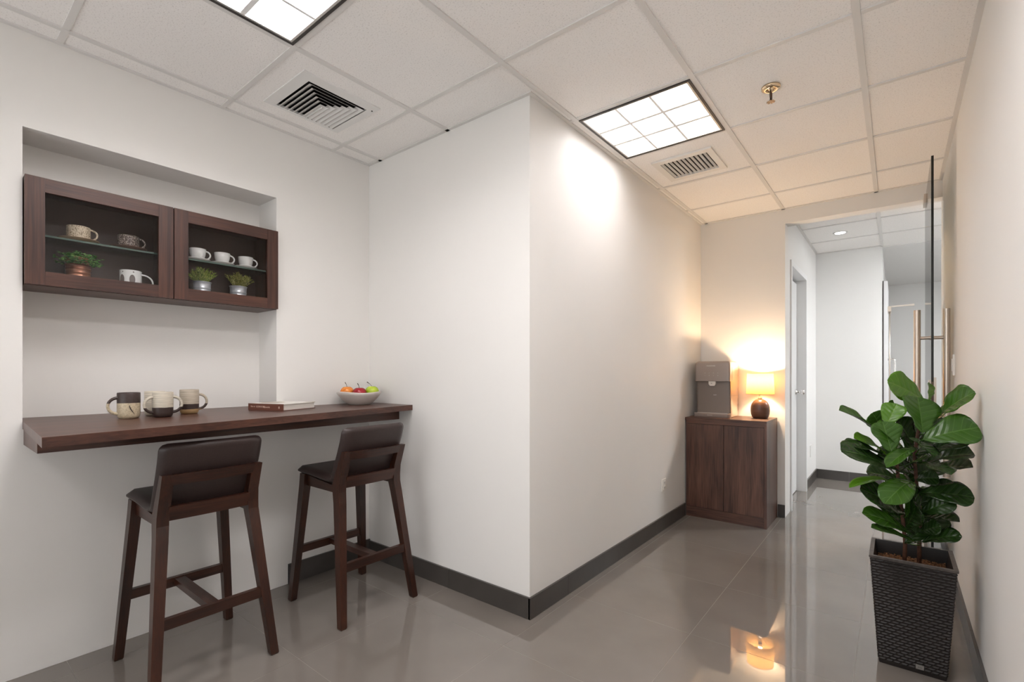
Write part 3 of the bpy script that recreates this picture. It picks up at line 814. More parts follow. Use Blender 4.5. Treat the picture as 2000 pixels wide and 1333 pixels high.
# ------------------------------------------------------------------ book
def book():
    p1, p2 = Vector((-2.616, 1.103)), Vector((-2.398, 1.178))
    u = (p2 - p1); L = u.length; u.normalize(); v = Vector((-u.y, u.x)); W = 0.222; z = CT; h = 0.0335
    t = thing('hardback_book', 'closed book with a brown spine and white cover lying on the counter', 'book', (p1.x, p1.y, z))
    P = lambda a, b: tuple(p1 + u * a + v * b)
    quad = lambda a0, a1, b0, b1: [P(a0, b0), P(a1, b0), P(a1, b1), P(a0, b1)]
    obj('back_cover', prism(quad(0, L, 0.002, W), z + 0.0002, z + 0.0027), mat('cover_brown', srgb(112, 70, 56), 0.4), t)
    cov = mat('cover_white', srgb(226, 220, 212), 0.35)
    noise_col(cov, srgb(228, 224, 216), srgb(176, 160, 140), nscale=9, detail=1, lo=0.56, hi=0.62)
    obj('front_cover', prism(quad(0, L, 0.002, W), z + h - 0.0027, z + h), cov, t)
    obj('spine', prism(quad(0, L, -0.0005, 0.0020), z + 0.0002, z + h), mat('spine_brown', srgb(108, 64, 50), 0.4), t)
    pg = mat('page_block', srgb(214, 208, 200), 0.8)
    noise_col(pg, srgb(196, 188, 180), srgb(226, 220, 212), scale=(1, 1, 900), nscale=1.0)
    obj('pages', prism(quad(0.003, L - 0.003, 0.0025, W - 0.005), z + 0.0028, z + h - 0.0028), pg, t)
    ang = math.atan2(u.y, u.x); lm = mat('spine_lettering', srgb(226, 196, 180), 0.5)
    for body, s, a, zz in (('Eno er', 0.011, 0.032, 0.0185), ('COXOON', 0.0125, 0.082, 0.0175), ('Dynamis', 0.0125, 0.122, 0.0165), ('8', 0.017, 0.203, 0.015)):
        q = p1 + u * a - v * 0.0007
        text('spine_text', body, s, (q.x, q.y, z + zz), (PI / 2, 0, ang), lm, t)
book()

# ------------------------------------------------------------------ fruit bowl
BX, BY = -2.535, 1.708
def bowl():
    t = thing('fruit_bowl', 'off-white ceramic bowl of fruit at the right end of the counter', 'bowl', (BX, BY, CT))
    m = mat('bowl_glaze', srgb(220, 212, 204), 0.35)
    prof = [(0.060, 0.0), (0.068, 0.003), (0.088, 0.018), (0.108, 0.036), (0.126, 0.058), (0.137, 0.075), (0.136, 0.0775), (0.131, 0.0765), (0.118, 0.056), (0.098, 0.033), (0.075, 0.014), (0.04, 0.008), (0.001, 0.007)]
    n = 48; rings = []
    for r, z in prof:
        ring = []
        for i in range(n):
            a = 2 * PI * i / n
            k = 1 + 0.02 * math.sin(2 * a + 0.6) + 0.012 * math.sin(3 * a + 1.0)
            dz = 0.0035 * math.sin(3 * (a - 2.2)) * (z / 0.077) ** 2
            r_ = r * 0.95; ring.append((BX + r_ * k * math.cos(a), BY + r_ * k * math.sin(a), CT + z + dz))
        rings.append(ring)
    obj('dish', loft(rings), m, t, smooth=True)
bowl()
def apple(label, dx, dz, fwd, r, c1, c2, stem_tilt, rough=0.25):
    R_, F_ = Vector((0.559, 0.829, 0)), Vector((-0.829, 0.559, 0))
    c = Vector((BX, BY, CT + dz)) + R_ * dx + F_ * fwd
    t = thing('apple', label, 'fruit', (c.x, c.y, c.z), 'fruit in the bowl')
    prof = []
    for k in range(0, 21):
        a = -PI / 2 + PI * k / 20
        rr = r * math.cos(a) * (1.0 + 0.05 * math.sin(a)); zz = r * 0.93 * math.sin(a)
        if k >= 17: zz -= r * 0.16 * ((k - 16) / 4) ** 1.6
        if k <= 2: zz += r * 0.10 * (3 - k) / 3
        prof.append((rr, c.z + zz))
    m = mat('skin_' + label.split()[0], c1, rough)
    noise_col(m, c1, c2, scale=(1, 1, 0.35), nscale=38, detail=4, lo=0.35, hi=0.75)
    obj('skin', lathe(c.x, c.y, prof, 28), m, t, smooth=True)
    s0 = c + Vector((0, 0, r * 0.75)); s1 = s0 + R_ * stem_tilt * 0.4 + Vector((0, 0, 0.018)); s2 = s1 + R_ * stem_tilt * 0.6 + Vector((0, 0, 0.012))
    obj('stem', tube([s0, s1, s2], [0.0013, 0.0014, 0.0026], 7), mat('stem_dark', srgb(60, 46, 34), 0.7), t, smooth=True)
apple('orange apple in the bowl, left of the red one', -0.071, 0.0735, 0.012, 0.040, srgb(206, 104, 28), srgb(240, 152, 62), -0.012)
apple('red apple in front in the middle of the bowl', 0.0, 0.0665, -0.026, 0.042, srgb(112, 14, 24), srgb(176, 34, 46), -0.012)
apple('green apple in the bowl, right of the red one', 0.073, 0.0745, 0.010, 0.041, srgb(142, 172, 26), srgb(190, 206, 62), -0.03)

# ================================================================== bar stools
def make_stool(cx, cy, label):
    t = thing('bar_stool', label, 'stool', (cx, cy, 0), 'bar stools at the counter')
    W = lambda pts: [(cx + a, cy + b, c) for a, b, c in pts]
    for s in (-1, 1):
        obj('leg', beam([(cx - 0.231, cy + s * 0.212, 0.0, 0.0135, 0.0135), (cx - 0.230, cy + s * 0.2115, 0.006, 0.016, 0.016), (cx - 0.186, cy + s * 0.167, 0.60, 0.024, 0.019), (cx - 0.184, cy + s * 0.163, 0.664, 0.024, 0.019)]),
            M['stool'], t, bevel=0.003, seg=2)
        lg = [(cx + 0.232, cy + s * 0.212, 0.0, 0.0135, 0.0135), (cx + 0.2315, cy + s * 0.2115, 0.006, 0.016, 0.016),
              (cx + 0.142, cy + s * 0.167, 0.56, 0.0245, 0.020), (cx + 0.130, cy + s * 0.163, 0.615, 0.0265, 0.0205), (cx + 0.130, cy + s * 0.162, 0.65, 0.027, 0.0205), (cx + 0.142, cy + s * 0.159, 0.70, 0.0235, 0.0205), (cx + 0.189, cy + s * 0.159, 0.812, 0.0155, 0.0195)]
        obj('leg', beam(lg), M['stool'], t, bevel=0.003, seg=2)
        # side rail, its top hollowed for the seat shell
        y0, y1 = cy + s * 0.158 - 0.009, cy + s * 0.158 + 0.009
        prof = [(-0.165, 0.604), (0.108, 0.604), (0.108, 0.660), (0.085, 0.646), (0.06, 0.640), (-0.04, 0.648), (-0.165, 0.660)]
        obj('side_rail', loft([[(cx + a, y0, b) for a, b in prof], [(cx + a, y1, b) for a, b in prof]]), M['stool_x'], t, bevel=0.0015, seg=1)
    obj('front_rail', box(cx - 0.198, cx - 0.176, cy - 0.157, cy + 0.157, 0.606, 0.658), M['stool_y'], t, bevel=0.002, seg=1)
    def bow(xa, xb, z0, z1, hw, b, lean):
        n = 10; rings = []
        for k in range(n + 1):
            y = -hw + 2 * hw * k / n; o = b * (1 - (y / hw) ** 2)
            rings.append([(cx + xa + o, cy + y, z0), (cx + xb + o, cy + y, z0), (cx + xb + o + lean, cy + y, z1), (cx + xa + o + lean, cy + y, z1)])
        return loft(rings)
    obj('lower_back_rail', bow(0.125, 0.149, 0.630, 0.686, 0.145, 0.006, 0.018), M['stool_y'], t, bevel=0.002, seg=1)
    obj('upper_back_rail', bow(0.170, 0.190, 0.772, 0.812, 0.149, 0.013, 0.015), M['stool_y'], t, bevel=0.002, seg=1)
    # stretchers
    zs0, zs1 = 0.244, 0.284
    obj('stretcher', box(cx + 0.184, cx + 0.206, cy - 0.176, cy + 0.176, zs0, zs1), M['stool_y'], t, bevel=0.002, seg=1)
    obj('stretcher', box(cx - 0.222, cx - 0.200, cy - 0.180, cy + 0.180, zs0, zs1), M['stool_y'], t, bevel=0.002, seg=1)
    obj('stretcher', box(cx - 0.2, cx + 0.184, cy - 0.020, cy + 0.020, zs0 + 0.008, zs1 - 0.004), M['stool_x'], t, bevel=0.002, seg=1)
    # upholstered shell, a bent pad: seat and backrest
    def pad(path, w0, w1, th, corner_a, corner_b, bowk=0.0):
        """sweep of a rounded slab along an x-z path"""
        pts = [Vector((a, b)) for a, b in path]; m = 8
        dense = []
        for i in range(len(pts) - 1):
            p_1 = pts[max(i - 1, 0)]; p0 = pts[i]; p1 = pts[i + 1]; p2 = pts[min(i + 2, len(pts) - 1)]
            for k in range(m):
                q = k / m
                dense.append(0.5 * ((2 * p0) + (p1 - p_1) * q + (2 * p_1 - 5 * p0 + 4 * p1 - p2) * q * q + (3 * p0 - p_1 - 3 * p1 + p2) * q ** 3))
        dense.append(pts[-1])
        acc = [0]
        for a, b in zip(dense, dense[1:]): acc.append(acc[-1] + (b - a).length)
        tot = acc[-1]; rings = []; ny = 14
        for i, p in enumerate(dense):
            d = (dense[min(i + 1, len(dense) - 1)] - dense[max(i - 1, 0)]).normalized(); n = Vector((-d.y, d.x))
            hw = w0 + (w1 - w0) * acc[i] / tot; ht = th / 2
            for e, c in ((acc[i], corner_a), (tot - acc[i], corner_b)):
                if c and e < c:
                    f = math.sqrt(max(0.0, 1 - (1 - e / c) ** 2)); hw -= c * 0.9 * (1 - f)
                if c and e < th * 0.5:
                    ht = min(ht, th / 2 * max(0.12, math.sqrt(max(0, 1 - (1 - e / (th * 0.5)) ** 2))))
            ring = []
            for side in (1, -1):
                for k in range(ny + 1):
                    y = (-1 + 2 * k / ny) * side
                    ed = max(0.0, (abs(y) * hw - (hw - 0.016)) / 0.016)
                    tt = ht * math.sqrt(max(0.02, 1 - ed * ed)) if ed > 0 else ht
                    o = bowk * (1 - y * y)
                    q = p + n * tt * side
                    ring.append((cx + q.x + o, cy + y * hw, q.y))
            rings.append(ring)
        return loft(rings)
    seat = [(-0.252, 0.674), (-0.222, 0.678), (-0.10, 0.674), (0.02, 0.664), (0.072, 0.667)]
    back = [(0.072, 0.667), (0.092, 0.678), (0.1035, 0.705), (0.118, 0.74), (0.150, 0.812), (0.172, 0.87), (0.188, 0.928)]
    obj('seat', pad(seat, 0.190, 0.184, 0.040, 0.05, 0), M['leather'], t, smooth=True)
    obj('backrest', pad(back, 0.184, 0.184, 0.038, 0, 0.03, 0.012), M['leather'], t, smooth=True)
    return t
make_stool(-2.300, 0.762, 'dark wood bar stool with brown leather seat nearest the camera, under the mugs')
make_stool(-2.243, 1.474, 'dark wood bar stool with brown leather seat in the corner, below the fruit bowl')

# ================================================================== storage cabinet with dispenser and lamp
def storage():
    x0, x1, y0, y1, zt = -1.374, -0.768, 4.072, 4.487, 0.820
    x0 = XC + 0.0115; y1 = YF - 0.012
    t = thing('storage_cabinet', 'low two-door walnut storage cabinet under the table lamp', 'cabinet', ((x0 + x1) / 2, y0, 0))
    obj('top_panel', box(x0 - 0.008, x1, y0, y1, zt - 0.020, zt), M['walnut_xc'], t, bevel=0.001, seg=1)
    obj('fascia', box(x0, x1 - 0.019, y0 + 0.004, y0 + 0.02, zt - 0.048, zt - 0.0205), M['walnut_xc'], t)
    obj('side_panel', box(x1 - 0.018, x1, y0 + 0.0, y1, 0, zt - 0.0205), M['walnut_zc'], t, bevel=0.001, seg=1)
    obj('side_panel', box(x0, x0 + 0.018, y0 + 0.02, y1, 0, zt - 0.0205), M['walnut_zc'], t)
    obj('back_panel', box(x0 + 0.018, x1 - 0.018, y1 - 0.006, y1, 0.08, zt - 0.0205), M['carcass'], t)
    obj('bottom_panel', box(x0 + 0.018, x1 - 0.018, y0 + 0.022, y1 - 0.006, 0.08, 0.098), M['carcass'], t)
    obj('plinth', box(x0, x1 - 0.0185, y0 + 0.004, y0 + 0.02, 0.0, 0.080), M['walnut_xc'], t)
    xm = -1.079
    obj('door', box(x0, xm - 0.002, y0 + 0.001, y0 + 0.019, 0.083, zt - 0.0505), M['walnut_zc'], t, bevel=0.0012, seg=1)
    obj('door', box(xm + 0.002, x1 - 0.0205, y0 + 0.001, y0 + 0.019, 0.083, zt - 0.0505), M['walnut_zc'], t, bevel=0.0012, seg=1)
storage()

def dispenser():
    z = 0.8202; x0, x1 = -1.343, -1.062; yf, yb = 4.190, 4.470; xm = (x0 + x1) / 2; zt = 1.288
    t = thing('water_dispenser', 'grey countertop water dispenser beside the table lamp', 'dispenser', (xm, yf, z))
    grey = mat('dispenser_grey', srgb(150, 136, 128), 0.30, 0.1)
    dark = mat('dispenser_recess', srgb(122, 110, 102), 0.38, 0.05)
    side = mat('dispenser_side', srgb(190, 174, 160), 0.24, 0.45)
    lt = mat('dispenser_marks', srgb(226, 220, 214), 0.4)
    def rrect(xa, xb, ya, yb_, r, zz, n=6):
        pts = []
        for cx_, cy_, a0 in ((xb - r, ya + r, -PI / 2), (xb - r, yb_ - r, 0), (xa + r, yb_ - r, PI / 2), (xa + r, ya + r, PI)):
            for k in range(n + 1):
                a = a0 + PI / 2 * k / n
                pts.append((cx_ + r * math.cos(a), cy_ + r * math.sin(a), zz))
        return pts
    # body, front face recessed below the head
    obj('body', loft([rrect(x0 + 0.005, x1, yf + 0.035, yb, 0.012, z + 0.004), rrect(x0 + 0.005, x1, yf + 0.035, yb, 0.012, zt - 0.03), rrect(x0 + 0.007, x1 - 0.003, yf + 0.035, yb - 0.006, 0.012, zt - 0.010), rrect(x0 + 0.02, x1 - 0.018, yf + 0.05, yb - 0.02, 0.012, zt)]), side, t, angle=0.6)
    obj('recess_panel', loft([rrect(x0 + 0.008, x1 - 0.001, yf + 0.026, yf + 0.06, 0.014, z + 0.03), rrect(x0 + 0.008, x1 - 0.001, yf + 0.026, yf + 0.06, 0.014, 1.118)]), dark, t, angle=0.6)
    # head with rounded edges
    e = 0.020
    rings = []
    for zz, o in ((1.120, 0.004), (1.123, 0.0), (zt - 0.022, 0.0), (zt - 0.012, 0.004), (zt - 0.004, 0.011), (zt + 0.0005, 0.022)):
        rings.append(rrect(x0 + o, x1 + 0.002 - o, yf + o * 0.9, yf + 0.10 - o * 0.3, 0.018, zz))
    hd = obj('head', loft(rings), grey, t, angle=0.5)
    yfp = yf - 0.0006
    text('logo', 'COOOON', 0.0145, (xm - 0.008, yfp, 1.249), (PI / 2, 0, 0), lt, hd)
    for i in range(4):
        for j in range(2):
            px = xm - 0.056 + i * 0.0345; pz = 1.190 - j * 0.021
            w = 0.0055 if (i + j) % 2 else 0.008
            obj('touch_mark', box(px - w / 2, px + w / 2, yfp - 0.0002, yfp + 0.0008, pz - 0.0025, pz + 0.0025), mat('touch_print', srgb(176, 166, 158), 0.5) if (i, j) == (0, 0) else bpy.data.materials['touch_print'], hd)
    sp = obj('spout', loft([rrect(xm - 0.030, xm + 0.030, yf + 0.004, yf + 0.05, 0.006, 1.1205), rrect(xm - 0.030, xm + 0.030, yf + 0.004, yf + 0.05, 0.006, 1.097), rrect(xm - 0.020, xm + 0.020, yf + 0.006, yf + 0.05, 0.006, 1.082)]), mat('spout_white', srgb(214, 206, 198), 0.3), t, angle=0.6)
    text('spout_mark', 'bi', 0.014, (xm - 0.004, yf + 0.0033, 1.104), (PI / 2, 0, 0), M['slot'], sp)
    text('panel_mark', 'HOT', 0.0115, (xm + 0.018, yf + 0.0252, 1.006), (PI / 2, 0, 0), lt, t)
    tr = obj('drip_tray', loft([rrect(x0 - 0.003, x1, yf - 0.012, yf + 0.06, 0.020, z + 0.0002), rrect(x0 - 0.006, x1 + 0.002, yf - 0.016, yf + 0.06, 0.022, z + 0.008), rrect(x0 - 0.006, x1 + 0.002, yf - 0.016, yf + 0.06, 0.022, z + 0.032), rrect(x0 - 0.002, x1 - 0.002, yf - 0.012, yf + 0.06, 0.020, z + 0.036)]), grey, t, angle=0.6)
    obj('tray_rim', loft([rrect(x0, x1 - 0.004, yf - 0.010, yf + 0.03, 0.018, z + 0.0362), rrect(x0, x1 - 0.004, yf - 0.010, yf + 0.03, 0.018, z + 0.0385)]), M['chrome'], tr)
    text('tray_mark', 'Cooooon', 0.0105, (xm - 0.012, yf - 0.0165, z + 0.019), (PI / 2, 0, 0), lt, tr)
    bm = bmesh.new()
    for k in range(9): box(x1 + 0.0, x1 + 0.0008, yb - 0.03, yb - 0.012, z + 0.05 + k * 0.012, z + 0.055 + k * 0.012, bm)
    obj('side_vents', bm, M['slot'], t)
    obj('side_seam', box(x1, x1 + 0.0006, yf + 0.05, yb - 0.012, 1.000, 1.0016), M['slot'], t)
    return t
dispenser()

def table_lamp():
    x, y, z = -0.872, 4.365, 0.8202
    t = thing('table_lamp', 'lit table lamp with a drum shade and round brown ceramic base', 'lamp', (x, y, z))
    cer = noise_col(mat('lamp_ceramic', (0.1,) * 3, 0.30), srgb(84, 58, 46), srgb(112, 80, 64), scale=(2, 2, 30), nscale=3)
    prof = [(0.050, z), (0.0545, z + 0.0025), (0.062, z + 0.013), (0.0685, z + 0.034), (0.0715, z + 0.062), (0.0705, z + 0.090), (0.064, z + 0.115), (0.052, z + 0.135), (0.036, z + 0.149), (0.020, z + 0.1565), (0.016, z + 0.157)]
    obj('base', lathe(x, y, prof, 40), cer, t, smooth=True)
    obj('neck', lathe(x, y, [(0.0155, z + 0.1572), (0.0155, z + 0.168), (0.010, z + 0.172), (0.010, z + 0.196), (0.015, z + 0.198), (0.015, z + 0.232), (0.012, z + 0.236)], 24), mat('lamp_socket', (0.75, 0.72, 0.66), 0.35, 0.4), t, smooth=True)
    sh = bpy.data.materials.new('linen_shade'); sh.use_nodes = True
    nt = sh.node_tree; N = nt.nodes; L = nt.links; N.clear()
    o = N.new('ShaderNodeOutputMaterial'); mx = N.new('ShaderNodeMixShader'); tl = N.new('ShaderNodeBsdfTranslucent'); df = N.new('ShaderNodeBsdfDiffuse')
    tc = N.new('ShaderNodeTexCoord'); mp = N.new('ShaderNodeMapping'); mp.inputs['Scale'].default_value = (60, 60, 700); nz = N.new('ShaderNodeTexNoise'); nz.inputs['Scale'].default_value = 1.0
    cr = N.new('ShaderNodeValToRGB'); cr.color_ramp.elements[0].color = (0.25, 0.150, 0.058, 1); cr.color_ramp.elements[1].color = (0.32, 0.200, 0.085, 1)
    L.new(tc.outputs['Object'], mp.inputs[0]); L.new(mp.outputs[0], nz.inputs['Vector']); L.new(nz.outputs['Fac'], cr.inputs[0])
    L.new(cr.outputs[0], tl.inputs[0]); L.new(cr.outputs[0], df.inputs[0])
    mx.inputs[0].default_value = 0.45
    L.new(df.outputs[0], mx.inputs[1]); L.new(tl.outputs[0], mx.inputs[2]); L.new(mx.outputs[0], o.inputs[0])
    zb, zt = 1.017, 1.187; rb, rt = 0.104, 0.098
    n = 48; bm = bmesh.new()
    R = lambda r, zz: [(x + r * math.cos(2 * PI * k / n), y + r * math.sin(2 * PI * k / n), zz) for k in range(n)]
    loft([R(rb, zb), R(rt, zt), ], bm, cap=False)
    s = obj('shade', bm, sh, t, smooth=True)
    for r, zz, nm in ((rb, zb, 'bottom_hem'), (rt, zt, 'top_hem')):
        obj(nm, tube([(x + (r + 0.0003) * math.cos(2 * PI * k / n), y + (r + 0.0003) * math.sin(2 * PI * k / n), zz) for k in range(n + 1)], 0.0016, 6, caps=False), mat('hem', (0.45, 0.33, 0.17), 0.8), s, smooth=True)
    bm = bmesh.new()
    for k in range(3):
        a = 2 * PI * k / 3 + 0.4
        tube([(x + 0.012 * math.cos(a), y + 0.012 * math.sin(a), zt - 0.025), (x + (rt - 0.001) * math.cos(a), y + (rt - 0.001) * math.sin(a), zt - 0.004)], 0.0015, 6, bm)
    obj('spider', bm, M['chrome'], s)
    b = obj('bulb', lathe(x, y, [(0.010, z + 0.2365), (0.014, z + 0.244), (0.023, z + 0.262), (0.024, z + 0.276), (0.017, z + 0.292), (0.001, z + 0.298)], 20), emit('bulb_glow', LAMP_COL, 60.0), t, smooth=True)
    l = bpy.data.lights.new('bulb_light', 'POINT'); l.energy = LAMP_W; l.color = LAMP_COL; l.shadow_soft_size = 0.028
    lo = bpy.data.objects.new('bulb_light', l); COL.objects.link(lo); lo.parent = t; lo.location = (0, 0, 0.318)
table_lamp()

# ================================================================== open glass door
def glass_door():
    xa, ya, xb, yb = 0.160, 3.592, 0.166, 4.488
    t = thing('glass_door', 'frameless glass door standing open along the right wall, seen on edge', 'door', (xb, yb, 0))
    z0, z1 = 0.008, 2.412; th = 0.0055
    bm = bmesh.new()
    V = [bm.verts.new(p) for z in (z0, z1) for p in ((xa - th, ya, z), (xa + th, ya, z), (xb + th, yb, z), (xb - th, yb, z))]
    for f in ((0, 3, 2, 1), (4, 5, 6, 7), (0, 1, 5, 4), (1, 2, 6, 5), (2, 3, 7, 6), (3, 0, 4, 7)): bm.faces.new([V[i] for i in f])
    bm.faces.ensure_lookup_table()
    for i in (0, 1, 2, 4): bm.faces[i].material_index = 1
    obj('pane', bm, [M['doorglass'], M['glassedge']], t)
    yh = ya + 0.075
    for s in (-1, 1):
        X = xa + s * 0.064
        h = obj('pull_handle', tube([(X, yh, 0.60), (X, yh, 1.555)], 0.0160, 20), M['steel'], t, angle=0.9)
        for z in (0.76, 1.392):
            obj('standoff', tube([(xa + s * 0.0058, yh, z), (X - s * 0.014, yh, z)], 0.0095, 14), M['steel'], h, angle=0.9)
            obj('collar', tube([(xa + s * 0.0057, yh, z), (xa + s * 0.010, yh, z)], 0.0125, 14), M['steel'], h, angle=0.9)
    bm = box(xa - 0.017, xa - 0.0058, ya + 0.004, ya + 0.07, 1.02, 1.150); box(xa + 0.0058, xa + 0.017, ya + 0.004, ya + 0.07, 1.02, 1.165, bm)
    lk = obj('lock_case', bm, M['steel'], t, bevel=0.002, seg=1)
    obj('bolt', box(xa - 0.0056, xa + 0.0056, ya - 0.0035, ya - 0.0002, 1.03, 1.140), M['bronze'], lk)
    obj('keyhole', lathe(xa, ya - 0.001, [(0.0045, 1.112), (0.0045, 1.121)], 12), M['chrome'], lk)
    bm = box(xb - 0.016, xb - 0.0058, yb - 0.14, yb - 0.002, z1 - 0.055, z1 + 0.006); box(xb + 0.0058, xb + 0.016, yb - 0.14, yb - 0.002, z1 - 0.055, z1 + 0.006, bm)
    obj('top_patch', bm, M['steel'], t, bevel=0.002, seg=1)
    bm = box(xb - 0.016, xb - 0.0058, yb - 0.14, yb - 0.002, 0.001, 0.06); box(xb + 0.0058, xb + 0.016, yb - 0.14, yb - 0.002, 0.001, 0.06, bm)
    obj('bottom_patch', bm, M['steel'], t, bevel=0.002, seg=1)
glass_door()
t = thing('strike_plate', 'small steel strike plate on the right wall behind the glass door', 'strike plate', (XR, 4.02, 1.05))
obj('plate', box(XR - 0.010, XR, 3.985, 4.05, 0.98, 1.105), M['steel'], t, bevel=0.002, seg=1)
obj('slot', box(XR - 0.0106, XR - 0.0102, 4.005, 4.03, 1.00, 1.085), M['slot'], t)

